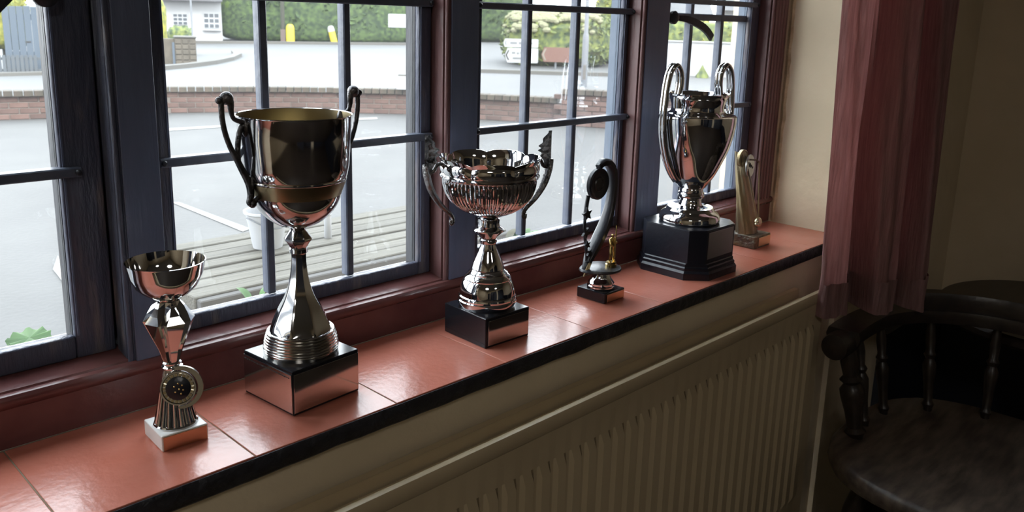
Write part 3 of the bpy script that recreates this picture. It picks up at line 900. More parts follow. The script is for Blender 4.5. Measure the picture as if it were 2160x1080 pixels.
for (sx, sz, sr, ra_) in ((-.040, .150, .0125, 10), (-.041, .118, .0100, 40), (-.036, .097, .0085, 15), (-.029, .082, .0075, 50), (-.030, .066, .0070, 5)):
    poly = []
    for k in range(10):
        rr = sr if k % 2 == 0 else sr * .45
        poly.append((rr * math.cos(R(90 + ra_ + 36 * k)), rr * math.sin(R(90 + ra_ + 36 * k))))
    b_ = bmesh.new(); prism(b_, poly, -.002, .002)
    xf(b_, Matrix.Translation((sx, .006, sz)) @ Matrix.Rotation(R(90), 4, 'X'))
    obj('star', b_, M['resin_black'], ar)

def skin(name, V, E_, Rr, m, parent, sub=2, loc=(0, 0, 0), scale=1.0):
    me = bpy.data.meshes.new(name)
    me.from_pydata([tuple(c * scale for c in v) for v in V], E_, [])
    o = bpy.data.objects.new(name, me)
    COL.objects.link(o)
    md_ = o.modifiers.new('skin', 'SKIN')
    if not me.skin_vertices: 
        with bpy.context.temp_override(object=o, active_object=o):
            bpy.ops.object.modifier_add(type='SKIN') if False else None
    for i, r_ in enumerate(Rr):
        me.skin_vertices[0].data[i].radius = (r_ * scale, r_ * scale)
        me.skin_vertices[0].data[i].use_root = (i == 0)
    s_ = o.modifiers.new('sub', 'SUBSURF'); s_.levels = sub; s_.render_levels = sub
    dg = bpy.context.evaluated_depsgraph_get()
    dg.update()
    nm = bpy.data.meshes.new_from_object(o.evaluated_get(dg))
    o.modifiers.clear()
    o.data = nm
    nm.materials.clear(); nm.materials.append(m)
    nm.shade_smooth()
    o.parent = parent
    o.location = loc
    return o
# gold player, 1.75 units tall before scaling to 48 mm
V = [(0, 0, .95), (0, 0, 1.15), (0, 0, 1.38), (0, -.01, 1.50), (0, -.02, 1.62), (0, -.02, 1.72),
     (-.11, 0, .90), (-.17, -.06, .50), (-.20, 0, .09), (-.22, -.14, .04),
     (.11, 0, .90), (.17, -.04, .50), (.22, .02, .09), (.24, -.12, .04),
     (-.20, 0, 1.40), (-.30, -.10, 1.12), (-.14, -.24, 1.02),
     (.20, 0, 1.40), (.30, -.08, 1.14), (.16, -.22, 1.24)]
E_ = [(0, 1), (1, 2), (2, 3), (3, 4), (4, 5), (0, 6), (6, 7), (7, 8), (8, 9), (0, 10), (10, 11), (11, 12), (12, 13), (2, 14), (14, 15), (15, 16), (2, 17), (17, 18), (18, 19)]
Rr = [.15, .14, .17, .07, .11, .09, .11, .085, .06, .05, .11, .085, .06, .05, .09, .065, .05, .09, .065, .05]
fg = skin('gold_player', V, E_, Rr, M['gold'], t4, 2, (.012, -.010, .0620), .0285)
b_ = bmesh.new()
tube(b_, [(.0005, -.0065, .008), (.0035, -.0045, .064)], .0011, 8, up=(0, 1, 0))
obj('cue', b_, M['gold'], fg, smooth=50)
b_ = bmesh.new()
lathe(b_, [(.0095, .0540), (.0098, .0585), (.0085, .0600), (.0085, .0625)], 28, cx=.012, cy=-.010)
obj('figure_stand', b_, M['gold'], t4, smooth=35)

# ---------- 5: two-handled cup on stepped octagonal plinth
t5 = thing('trophy', 'large silver cup with two ear shaped handles on a stepped black octagonal plinth', 'trophy', (1.3640, 0.0985, 0.0), 0.0, 'trophies along the sill')
def oct_(h, c):
    return [(-h + c, -h), (h - c, -h), (h, -h + c), (h, h - c), (h - c, h), (-h + c, h), (-h, h - c), (-h, -h + c)]
b_ = bmesh.new()
prism(b_, oct_(.0815, .034), 0.0, .0125)
prism(b_, oct_(.0815, .034), .0125, .0165, oct_(.0785, .032))
prism(b_, oct_(.0775, .031), .0165, .0215)
prism(b_, oct_(.0775, .031), .0215, .0235, oct_(.0755, .030))
prism(b_, oct_(.0745, .029), .0235, .0285)
prism(b_, oct_(.0745, .029), .0285, .0300, oct_(.0725, .027))
obj('stepped_base', b_, M['black_satin'], t5)
b_ = bmesh.new()
prism(b_, oct_(.0715, .024), .0300, .0925)
bmesh.ops.bevel(b_, geom=[e for e in b_.edges if all(abs(v.co.z - .0925) < 1e-5 for v in e.verts)], offset=.0015, segments=2, affect='EDGES')
obj('plinth_block', b_, M['black_satin'], t5)
plate(t5, 'name_plate', -.044, .042, .038, .088, -.0715, M['plate_dull'])
b_ = bmesh.new()
pr = [(.0550, .0925), (.0572, .0950), (.0574, .1010), (.0560, .1055), (.0545, .1080), (.0510, .1110), (.0455, .1150), (.0440, .1185), (.0425, .1205), (.0300, .1212), (.0228, .1240),
      (.0205, .1290), (.0200, .1330), (.0215, .1365), (.0245, .1395), (.0250, .1420), (.0235, .1440), (.0250, .1460), (.0240, .1485), (.0222, .1500), (.0222, .1535), (.0212, .1560), (.0150, .1575)]
lathe(b_, pr, 80)
obj('foot', b_, M['chrome'], t5, smooth=28)
b_ = bmesh.new()
pr = spl([(.0150, .1560), (.0222, .1565), (.0276, .1615), (.0403, .1813), (.0527, .2074), (.0630, .2333), (.0693, .2591), (.0722, .2800), (.0726, .2900)], 5)
pr += [(.0722, .2945), (.0690, .2968), (.0600, .2990), (.0530, .3010), (.0492, .3035), (.0482, .3080), (.0490, .3150), (.0520, .3235), (.0545, .3285), (.0575, .3315), (.0580, .3345), (.0570, .3355),
       (.0550, .3345), (.0500, .3250), (.0470, .3140), (.0465, .3060), (.0600, .2950), (.0690, .2850), (.0600, .2300), (.030, .175), (.001, .170)]
lathe(b_, pr, 96)
obj('urn_body', b_, M['chrome'], t5, smooth=32)
def ear(az):
    E1 = spl([(.0490, .3080), (.0500, .3300), (.0470, .3500), (.0480, .3700), (.0560, .3840), (.0640, .3850), (.0725, .3740), (.0775, .3520), (.0800, .3250), (.0815, .2950), (.0785, .2560), (.0680, .2180), (.0520, .1880), (.0390, .1720)], 6)
    b_ = bmesh.new()
    tx, ty = -math.sin(az), math.cos(az)
    for s_ in (-1, 1):
        P_ = [(x_ + tx * .0042 * s_, y_ + ty * .0042 * s_, z_) for x_, y_, z_ in radial(E1, az)]
        rr = [.0050 if i > 3 else .0048 for i in range(len(P_))]
        sweep(b_, P_, circ(1, 10), up=(tx, ty, 0), scale=rr)
    return obj('ear_handle', b_, M['chrome'], t5, smooth=50)
ear(R(164)); ear(R(-16))

# ---------- 6: golf trophy
t6 = thing('trophy', 'bronzed resin golf trophy with a club and ball nearest the cream reveal', 'trophy', (1.617, 0.1025, 0.0), 0.0, 'trophies along the sill')
b_ = Bx(-.033, .033, -.0295, .0305, 0, .027, bev=.002, seg=2)
obj('resin_base', b_, M['resin'], t6)
plate(t6, 'gold_plate', -.018, .031, .004, .023, -.0295, M['plate_gold'])
b_ = bmesh.new()
rows = []
for k in range(30):
    v = k / 29
    z = .027 + v * .170
    cx_ = -.004 - .027 * v ** 1.5; cy_ = .007 + .015 * v
    rx = .0275 - .0125 * v; ry = .0205 - .0085 * v
    row = []
    for q in range(48):
        a = 2 * math.pi * q / 48
        tw = v * 1.0
        m_ = 1 + .07 * math.sin(9 * (a + tw)) 
        row.append(b_.verts.new((cx_ + rx * m_ * math.cos(a), cy_ + ry * m_ * math.sin(a), z + .006 * math.cos(a - R(150)) * v)))
    rows.append(row)
for a, c in zip(rows, rows[1:]):
    for k in range(48): b_.faces.new((a[k], a[(k + 1) % 48], c[(k + 1) % 48], c[k]))
b_.faces.new(rows[0][::-1]); b_.faces.new(rows[-1])
obj('twisted_column', b_, M['antique'], t6, smooth=40)
b_ = bmesh.new()
lathe(b_, [(.016, -.004), (.0185, -.002), (.0185, .004), (.016, .006), (.0145, .004)], 36)
T6R = Matrix.Translation((-.034, .017, .189)) @ Matrix.Rotation(R(90), 4, 'X')
xf(b_, T6R)
rg = obj('medal_surround', b_, M['antique'], t6, smooth=40)
T6D = Matrix.Translation((-.027, .001, .1745)) @ Matrix.Rotation(R(10), 4, 'Z') @ Matrix.Rotation(R(86), 4, 'X')
b_ = bmesh.new()
lathe(b_, [(.001, -.002), (.0225, -.002), (.0238, 0), (.0230, .0018), (.001, .0018)], 44)
xf(b_, T6D)
dk = obj('medal_disc', b_, M['plate_dull'], t6, smooth=40)
b_ = bmesh.new()
for (a0_, b0_, a1_, b1_, wd) in ((-.013, .009, -.009, -.001, .0016), (-.009, -.001, -.003, .006, .0016), (-.003, .006, -.002, -.003, .0014), (-.002, -.003, .004, .001, .0014), (.004, .001, .008, -.006, .0014), (.008, -.006, .013, -.004, .0018)):
    dv = Vector((a1_ - a0_, b1_ - b0_, 0)); nn = Vector((-dv.y, dv.x, 0)).normalized() * wd
    p0 = Vector((a0_, b0_, .0019)); p1 = Vector((a1_, b1_, .0019))
    vs = [p0 + nn, p0 - nn, p1 - nn, p1 + nn]
    lo_ = [b_.verts.new(q) for q in vs]; hi_ = [b_.verts.new(q + Vector((0, 0, .0005))) for q in vs]
    b_.faces.new(lo_[::-1]); b_.faces.new(hi_)
    for k in range(4): b_.faces.new((lo_[k], lo_[(k + 1) % 4], hi_[(k + 1) % 4], hi_[k]))
xf(b_, T6D)
obj('dark_emblem', b_, M['etch'], dk)
for s0, s1 in (((-.042, -.003, .170), (-.0180, -.0215, .0640)), ((-.0194, -.0150, .183), (-.0150, -.0225, .0640))):
    b_ = bmesh.new()
    mid = tuple((a + b) / 2 for a, b in zip(s0, s1))
    tube(b_, [s0, mid, s1], .0016, 8, up=(0, 1, 0))
    if s0[0] > -.03:
        tube(b_, [(-.034, -.001, .1885), (-.026, -.011, .1885), s0], .0018, 8, up=(0, 1, 0))
    obj('club_shaft', b_, M['antique'], t6, smooth=50)
b_ = bmesh.new()
ball(b_, (-.0155, -.0225, .0555), .0100, 1, .8, 1.15, 18, 12)
ball(b_, (-.0225, -.0250, .0530), .006, 1.2, .8, .8, 12, 8)
obj('club_head', b_, M['plate_gold'], t6, smooth=60)

# ================================================================== CHAIR AND TABLE IN THE DARK CORNER
SZ = 0.44
chx, chy = 1.735, -0.375
ch = thing('armchair', 'dark bow backed wooden armchair with turned spindles beneath the curtain', 'chair', (chx, chy, FL))
b_ = bmesh.new()
poly = []
for k in range(40):
    a = 2 * math.pi * k / 40
    ca, sa = math.cos(a), math.sin(a)
    ex = 0.27 * (abs(ca) ** .7) * (1 if ca > 0 else -1); ey = .265 * (abs(sa) ** .75) * (1 if sa > 0 else -1)
    poly.append((ex, ey))
rws = []
for (s_, z) in ((.90, SZ - .042), (.98, SZ - .036), (1.0, SZ - .022), (.995, SZ - .008), (.96, SZ), (.7, SZ - .006), (.35, SZ - .012), (.05, SZ - .010)):
    rws.append([b_.verts.new((x_ * s_, y_ * s_, z)) for x_, y_ in poly])
for a, c in zip(rws, rws[1:]):
    for k in range(40): b_.faces.new((a[k], a[(k + 1) % 40], c[(k + 1) % 40], c[k]))
b_.faces.new(rws[0][::-1]); b_.faces.new(rws[-1])
obj('seat', b_, M['wood_seat'], ch, smooth=50)
# bow: arms run along x, back at +x
def bow(a):   # a from -1 (wall side arm end) to 1
    t = a * R(112)
    return (0.245 * math.cos(t) + .03, -0.262 * math.sin(t) * 1.0)
BZ = 0.652
bp = [(-.110, .258, BZ), (-.06, .262, BZ), (.02, .262, BZ)] + [(.02 + .235 * math.sin(R(k)), .262 * math.cos(R(k)), BZ) for k in range(15, 166, 15)] + [(.02, -.262, BZ), (-.06, -.262, BZ), (-.110, -.258, BZ)]
bp = spl(bp, 3)
b_ = bmesh.new()
sweep(b_, bp, [(-.030, -.014), (.030, -.014), (.034, 0), (.030, .014), (-.030, .014), (-.034, 0)], up=(0, 0, 1))
bwo = obj('bow_rail', b_, M['wood_dark'], ch, smooth=40)
for s_ in (1, -1):
    b_ = bmesh.new()
    lathe(b_, [(.018, -.036), (.026, -.034), (.028, -.02), (.027, .02), (.026, .034), (.020, .037), (.008, .035)], 24)
    xf(b_, Matrix.Translation((-.115, s_ * .258, BZ - .014)) @ Matrix.Rotation(R(90), 4, 'Y'))
    obj('scroll_end', b_, M['wood_dark'], bwo, smooth=40)
b_ = bmesh.new()   # raised crest on the back
cp = [(.02 + .235 * math.sin(R(k)), .262 * math.cos(R(k)), BZ + .026) for k in range(38, 143, 8)]
sweep(b_, cp, [(-.016, -.024), (.016, -.024), (.020, .010), (.014, .024), (-.014, .024), (-.020, .010)], up=(0, 0, 1))
obj('crest', b_, M['wood_dark'], bwo, smooth=40)
def turned(p0, p1, r):
    pr_ = [(0, .75), (.06, .8), (.10, 1.15), (.14, .8), (.30, .95), (.45, 1.25), (.52, 1.3), (.58, .8), (.62, 1.2), (.66, .8), (.80, 1.0), (.92, .75), (1, .7)]
    p0, p1 = Vector(p0), Vector(p1)
    L = (p1 - p0).length
    q = bmesh.new()
    lathe(q, [(r * k_, t * L) for t, k_ in pr_], 14)
    rot = Vector((0, 0, 1)).rotation_difference(p1 - p0).to_matrix().to_4x4()
    return xf(q, Matrix.Translation(p0) @ rot)
spots = [(-.095, .252, .019), (-.02, .262, .011), (.08, .255, .011)] + [(.02 + .235 * math.sin(R(k)), .262 * math.cos(R(k)), .011) for k in (45, 75, 105, 135)] + [(.08, -.255, .011), (-.02, -.262, .011), (-.095, -.252, .019)]
for x_, y_, r_ in spots:
    obj('spindle', turned((x_ * .88, y_ * .86, SZ - .012), (x_, y_, BZ - .012), r_), M['wood_dark'], ch, smooth=40)
for sx in (-1, 1):
    for sy in (-1, 1):
        obj('leg', turned((sx * .23, sy * .22, 0.0), (sx * .16, sy * .16, SZ - .03), .020), M['wood_dark'], ch, smooth=40)
for sy in (-1, 1):
    obj('stretcher', turned((-.205, sy * .197, .16), (.205, sy * .197, .16), .011), M['wood_dark'], ch, smooth=40)
obj('stretcher', turned((0, -.197, .16), (0, .197, .16), .011), M['wood_dark'], ch, smooth=40)

tb = thing('pub_table', 'round dark wooden table top at the edge of the dark corner', 'table', (2.275, -0.375, FL))
TZ = -0.185 - FL
b_ = bmesh.new()
lathe(b_, [(.20, TZ - .030), (.268, TZ - .028), (.275, TZ - .020), (.275, TZ - .008), (.268, TZ), (.02, TZ)], 64)
obj('table_top', b_, M['wood_dark'], tb, smooth=40)
b_ = bmesh.new()
lathe(b_, [(.05, .05), (.055, .1), (.035, .16), (.045, .3), (.03, .4), (.05, .55), (.035, .62), (.08, TZ - .03)], 28)
obj('pedestal', b_, M['wood_dark'], tb, smooth=40)
for k in range(3):
    a = R(30 + 120 * k)
    b_ = bmesh.new()
    P_ = spl([(.03, .14), (.12, .10), (.20, .04), (.25, .018)], 5)
    sweep(b_, radial(P_, a), circ(.018, 8), up=(-math.sin(a), math.cos(a), 0))
    obj('foot', b_, M['wood_dark'], tb, smooth=50)

# ================================================================== OUTDOORS
# ---- ground
def ground_strip(name, d0, d1, m, label, lift=0.0, s0=-60, s1=60, n=12, kind='structure'):
    b_ = bmesh.new()
    rows_ = []
    for i in range(n + 1):
        d = d0 + (d1 - d0) * i / n
        row = []
        for s_ in (s0, s1):
            x_ = FH.x * d + FH.y * s_; y_ = FH.y * d - FH.x * s_ - .756
            row.append(b_.verts.new((x_, y_, terrain(x_, y_) + lift)))
        rows_.append(row)
    for a, c in zip(rows_, rows_[1:]): b_.faces.new((a[0], a[1], c[1], c[0]))
    return tag(obj(name, b_, m), label, 'ground', kind=kind)
b_ = bmesh.new()
def quadpix(b_, pts, lift=0.004, z=None):
    b_.faces.new([b_.verts.new((p.x, p.y, p.z + lift)) for p in [hit(*q) for q in pts]])
# car park: from the building to the low wall
WALLPX = [(-420, 262), (0, 253), (95, 250), (345, 238), (520, 236), (700, 237), (870, 241), (1020, 252), (1185, 262)]
WP = [hit(*q) for q in WALLPX]
b_ = bmesh.new()
poly = [(-14, .331), (14, .331)]
b_.faces.new([b_.verts.new(v) for v in ((-25, .331, GZ), (30, .331, GZ), (30, 3, GZ), (-25, 3, GZ))])
gr_ = []
n = 14
for i in range(n + 1):
    d = -30 + i * 60 / n
struct('ground', Bx(-25, 40, .331, 40, GZ - .2, GZ), M['tarmac'], 'pale grey tarmac car park outside the windows', 'ground')
b_.free()
ground_strip('road', 12.9, 110, M['road'], 'pale road sloping up beyond the low brick wall', lift=0.003, n=2)

def px_poly(name, pts, m, label, cat, lift=0.006, parent=None, kind='structure'):
    b_ = bmesh.new()
    quadpix(b_, pts, lift)
    o = obj(name, b_, m, parent)
    if parent is None: tag(o, label, cat, kind=kind)
    return o
mk = thing('road_marking', 'white painted bay lines on the car park tarmac', 'road marking', kind='structure')
for pts in ([(362, 428), (378, 428), (528, 484), (512, 490)], [(352, 272), (470, 265), (470, 269), (352, 277)], [(752, 250), (795, 248), (797, 252), (754, 254)], [(112, 570), (122, 541), (150, 600), (140, 606)]):
    px_poly('painted_line', pts, M['line'], None, None, .006, mk)

# ---- low brick wall: every brick its own part
bwall = thing('brick_wall', 'low red brick wall along the far edge of the car park', 'wall', (WP[3].x, WP[3].y, GZ))
def shared(name, m, lx, ly, lz):
    bm2 = Bx(-lx / 2, lx / 2, -ly / 2, ly / 2, 0, lz, bev=.006)
    me = bpy.data.meshes.new(name); bm2.to_mesh(me); bm2.free(); me.materials.append(m); return me
bme = shared('brick', M['brick'], .215, .11, .065)
cme = shared('coping_brick', M['coping'], .105, .235, .075)
pme = shared('brick', M['brick'], .215, .11, .065)
def inst(name, me, loc, rz, parent, kind=None):
    o = bpy.data.objects.new(name, me); COL.objects.link(o)
    o.parent = parent; o.location = loc; o.rotation_euler = (0, 0, rz)
    return o
base0 = Vector((WP[3].x, WP[3].y, GZ))
core = bmesh.new()
nb = 0
VIS0, VIS1 = 1, 9
# walk the visible polyline evenly
path = WP[0:]
def along(path, step):
    out = []
    carry = 0.0
    for a, b in zip(path, path[1:]):
        d = (b - a); L = d.to_2d().length
        s_ = carry
        while s_ < L:
            out.append((a + d * (s_ / L), math.atan2(d.y, d.x)))
            s_ += step
        carry = s_ - L
    return out
NC = 4
vis = WP[1:]
for c in range(NC):
    sp_ = along([vis[0] - (vis[1] - vis[0]).normalized() * (.112 if c % 2 else 0)] + vis[1:], .2255)
    for p, rz in sp_:
        if nb >= 260: break
        inst('brick', bme, (p.x - base0.x + random.uniform(-.003, .003), p.y - base0.y, c * .075 + .005), rz + random.uniform(-.01, .01), bwall); nb += 1
for p, rz in along(vis, .116):
    inst('coping_brick', cme, (p.x - base0.x, p.y - base0.y, NC * .075 + random.uniform(.002, .007)), rz, bwall)
b_ = bmesh.new()
for a, b in zip(WP, WP[1:]):
    d = (b - a).to_2d(); nn = Vector((-d.y, d.x)).normalized() * .045
    q0, q1 = a.to_2d() - base0.to_2d(), b.to_2d() - base0.to_2d()
    prism(b_, [tuple(q0 - nn), tuple(q1 - nn), tuple(q1 + nn), tuple(q0 + nn)], 0.0, NC * .075 + .003)
obj('mortar_core', b_, M['mortar'], bwall)
# raised end of the wall
pr0 = hit(1190, 262); pr1 = hit(1360, 273)
rz = math.atan2(pr1.y - pr0.y, pr1.x - pr0.x)
pier = thing('brick_pier', 'taller stretch of red brick wall behind the arch trophy window', 'wall', (pr0.x, pr0.y, GZ), rz)
Lw = (pr1 - pr0).length + .6
obj('mortar_core', Bx(0, Lw, -.17, -.07, 0, .43), M['mortar'], pier)
for c in range(6):
    k = 0
    x_ = .10 - (.11 if c % 2 else 0)
    while x_ < Lw:
        inst('brick', bme, (x_, -.14, c * .074 + .004), random.uniform(-.008, .008), pier); x_ += .2255
x_ = .05
while x_ < Lw:
    inst('coping_brick', cme, (x_, -.12, .446), 0, pier); x_ += .116

# ---- picnic table close outside
BT = -0.25
q = [on_z(418, 631, BT), on_z(880, 526, BT), on_z(367, 513, BT), on_z(880, 428, BT)]
bx0, by0 = q[0].x, (q[0].y + q[1].y) / 2
by1 = (q[2].y + q[3].y) / 2
bx1 = on_z(1085, 487, BT).x
pt = thing('picnic_table', 'weathered grey boarded picnic table just outside the window', 'table', (bx0, by0, GZ))
tz = BT - GZ
npl = 7
pw = (by1 - by0) / npl
for k in range(npl):
    e0 = random.uniform(-.01, .01) + .012 * k
    b_ = Bx(e0, bx1 - bx0 + random.uniform(-.02, .02), k * pw + .004, (k + 1) * pw - .007, tz - .035, tz + random.uniform(-.002, .002), bev=.003)
    obj('plank', b_, M['deck'], pt)
obj('edge_board', Bx(0, bx1 - bx0, -.022, .0035, tz - .085, tz - .003, bev=.003), M['deck_edge'], pt)
for x_ in (.12, bx1 - bx0 - .16):
    obj('cross_rail', Bx(x_, x_ + .045, .02, npl * pw - .02, tz - .125, tz - .036), M['deck_edge'], pt)
    for y0_, y1_ in ((.02, .18), (npl * pw - .02, npl * pw - .18)):
        b_ = bmesh.new()
        sweep(b_, [(x_ + .07, y0_ - (y1_ - y0_) * .9, 0), (x_ + .07, y1_, tz - .036)], [(-.024, -.045), (.024, -.045), (.024, .045), (-.024, .045)], up=(0, 1, 0))
        obj('leg', b_, M['deck_edge'], pt)
# bucket and white tube on it
p = on_z(565, 521, BT)
bk = thing('bucket', 'white plastic bucket on the picnic table behind the tall goblet', 'bucket', (p.x, p.y, BT))
D = depth(p)
r0, r1 = 30 / F * D, 44 / F * D
hgt = 80 / F * D
b_ = bmesh.new()
lathe(b_, [(r0, 0.002), (r0 + (r1 - r0) * .9, hgt * .92), (r1, hgt * .93), (r1 + .004, hgt * .95), (r1 + .004, hgt), (r1 - .002, hgt), (r0 + (r1 - r0) * .8, hgt * .85), (r0 - .003, .006), (.002, .006)], 48)
obj('shell', b_, M['bucket'], bk, smooth=35)
b_ = bmesh.new()
tube(b_, [(r1 * math.cos(a_) * 1.03, r1 * math.sin(a_) * 1.03, hgt * .9 - .03 * math.sin(a_) ** 2 - .004) for a_ in [R(180 + 180 * k / 24) for k in range(25)]], .0018, 6)
obj('wire_handle', b_, M['grey_steel'], bk, smooth=50)
p = on_z(692, 503, BT)
D = depth(p)
tbv = thing('plastic_tumbler', 'narrow white plastic tube standing on the picnic table', 'tube', (p.x, p.y, BT))
b_ = bmesh.new()
rr = 7.5 / F * D; hh = 62 / F * D
lathe(b_, [(rr * .85, .001), (rr, .004), (rr, hh * .95), (rr * .93, hh), (rr * .7, hh), (rr * .7, .01), (.001, .01)], 28)
obj('shell', b_, M['bucket'], tbv, smooth=35)
b_ = bmesh.new(); lathe(b_, [(rr * 1.05, hh * .80), (rr * 1.1, hh * .82), (rr * 1.1, hh * .85), (rr * 1.02, hh * .87)], 28)
obj('band', b_, M['white'], tbv, smooth=35)

# ---- plants by the wall outside
def blade(b_, p0, p1, wd, bend=.01, fold=.15):
    p0, p1 = Vector(p0), Vector(p1)
    d = p1 - p0
    side = d.cross(Vector((0, .3, 1))).normalized() if abs(d.normalized().z) < .95 else Vector((1, 0, 0))
    rws = []
    for k in range(9):
        v = k / 8
        c = p0 + d * v + Vector((0, 0, bend * math.sin(v * math.pi)))
        wv = wd * math.sin(min(1, .06 + v * .94) * math.pi) ** .7 * (1 - .25 * v)
        rws.append([b_.verts.new(c - side * wv), b_.verts.new(c - Vector((0, 0, fold * wv))), b_.verts.new(c + side * wv)])
    for a, c in zip(rws, rws[1:]):
        b_.faces.new((a[0], a[1], c[1], c[0])); b_.faces.new((a[1], a[2], c[2], c[1]))
    bmesh.ops.solidify(b_, geom=b_.faces[:], thickness=.0008)
    return b_
def plant(name, label, leaves, y, root_px, m=M['leaf']):
    rp = on_y(root_px[0], root_px[1], y)
    t = thing(name, label, 'plant', (rp.x, rp.y, GZ))
    o0 = Vector((rp.x, rp.y, GZ))
    for (a, b, wd, mm) in leaves:
        pa = on_y(a[0], a[1], y) - o0; pb = on_y(b[0], b[1], y + .04) - o0
        obj('leaf', blade(bmesh.new(), pa, pb, wd), mm, t, smooth=60)
    ms = rp.z - GZ
    b_ = bmesh.new()
    tube(b_, [(0, 0, 0), (.01, .01, ms * .5), (0, 0, ms)], .004, 6, up=(0, 1, 0))
    obj('stem', b_, m, t, smooth=60)
    return t
# lobed round leaf seen low in window 1
rp = on_y(62, 712, .42)
pl1 = thing('broad_leaf_plant', 'round lobed green leaf showing low in the nearest window', 'plant', (rp.x, rp.y, GZ))
D = depth(rp)
for (dx, dz, sc_, tl) in ((0, 0, 42, 8),):
    b_ = bmesh.new()
    cv = b_.verts.new((0, 0, 0))
    ring = []
    Rl = sc_ / F * D
    for k in range(40):
        a = 2 * math.pi * k / 40
        rr_ = Rl * (1 + .045 * math.sin(9 * a) + .02 * math.sin(23 * a))
        ring.append(b_.verts.new((rr_ * math.cos(a), rr_ * math.sin(a), .003 * math.cos(9 * a))))
    for k in range(40): b_.faces.new((cv, ring[k], ring[(k + 1) % 40]))
    bmesh.ops.solidify(b_, geom=b_.faces[:], thickness=.0009)
    xf(b_, Matrix.Translation((dx, 0, rp.z - GZ + dz)) @ Matrix.Rotation(R(-45), 4, 'Z') @ Matrix.Rotation(R(tl), 4, 'X'))
    obj('leaf', b_, M['leaf'], pl1, smooth=60)
b_ = bmesh.new()
tube(b_, [(0, 0, 0), (.01, .01, (rp.z - GZ) * .5), (0, .004, rp.z - GZ)], .004, 6, up=(0, 1, 0))
obj('stem', b_, M['leaf'], pl1, smooth=60)
plant('strap_leaf_plant', 'narrow green strap leaves rising before the picnic table edge', [((535, 645), (498, 607), .010, M['leaf']), ((548, 650), (560, 604), .006, M['leaf']), ((545, 660), (520, 640), .008, M['leaf'])], .55, (545, 665))
plant('low_green_plant', 'low clump of green and yellowing leaves below the third window', [((1070, 512), (1088, 482), .012, M['leaf_dry']), ((1085, 512), (1078, 486), .010, M['leaf']), ((1110, 508), (1112, 482), .010, M['leaf']), ((1128, 506), (1142, 488), .016, M['leaf']), ((1135, 506), (1120, 488), .014, M['leaf']), ((1148, 505), (1155, 490), .010, M['leaf']), ((1098, 512), (1094, 478), .008, M['leaf_dry'])], .55, (1110, 525))

# ---- things beyond: helpers that build on the ground at a pixel
def frame_at(px, py):
    """ground point, yaw of the viewer-facing axes there, metres per pixel"""
    p = hit(px, py)
    d = (p - EYE).to_2d()
    yaw = math.atan2(d.y, d.x) - math.pi / 2     # local x to the right, local y away
    return p, yaw, depth(p) / F
def clump(name, size, m, parent, loc, seed, amp=.12, nu=40, nv=22, sq=.6, freq=3.2):
    """leafy mass with a broken surface"""
    b_ = bmesh.new()
    sx, sy, sz = size
    rws = []
    for j in range(nv + 1):
        ph = math.pi * (j / nv) - math.pi / 2
        row = []
        for i in range(nu):
            th = 2 * math.pi * i / nu
            f = lambda c: (abs(c) ** sq) * (1 if c >= 0 else -1)
            v = Vector((f(math.cos(ph)) * f(math.cos(th)), f(math.cos(ph)) * f(math.sin(th)), f(math.sin(ph))))
            w_ = Vector((v.x * sx, v.y * sy, v.z * sz))
            nz_ = mnoise.noise(w_ * freq / max(sz, .3) + Vector((seed, 0, 0))) + .6 * mnoise.noise(w_ * freq * 3 / max(sz, .3) + Vector((0, seed, 0)))
            s_ = amp * nz_ * min(sx, sz)
            w_ += v.normalized() * s_
            w_.z = max(w_.z, -sz)
            row.append(b_.verts.new(w_))
        rws.append(row)
    for a, c in zip(rws, rws[1:]):
        for k in range(nu): b_.faces.new((a[k], a[(k + 1) % nu], c[(k + 1) % nu], c[k]))
    bmesh.ops.remove_doubles(b_, verts=b_.verts, dist=1e-4)
    o = obj(name, b_, m, parent, smooth=50)
    o.location = loc
    return o
def leafy(name, parent, size, loc, m, n, ls, seed):
    """loose leaves standing proud of a clump: one stuff part"""
    rnd = random.Random(seed)
    b_ = bmesh.new()
    for _ in range(n):
        th = rnd.uniform(0, 2 * math.pi); u = rnd.uniform(-.9, 1)
        s_ = math.sqrt(max(0, 1 - u * u))
        f = lambda c: (abs(c) ** .6) * (1 if c >= 0 else -1)
        c = Vector((f(s_ * math.cos(th)) * size[0], f(s_ * math.sin(th)) * size[1], f(u) * size[2])) * rnd.uniform(.97, 1.08)
        a = Vector((rnd.uniform(-1, 1), rnd.uniform(-1, 1), rnd.uniform(-1, 1))).normalized()
        b = a.orthogonal().normalized()
        l_ = ls * rnd.uniform(.6, 1.3)
        vs = [b_.verts.new(c + q_) for q_ in (a * l_, b * l_ * .5, -a * l_, -b * l_ * .5)]
        b_.faces.new(vs)
    o = obj(name, b_, m, parent)
    o['kind'] = 'stuff'; o.location = loc
    return o

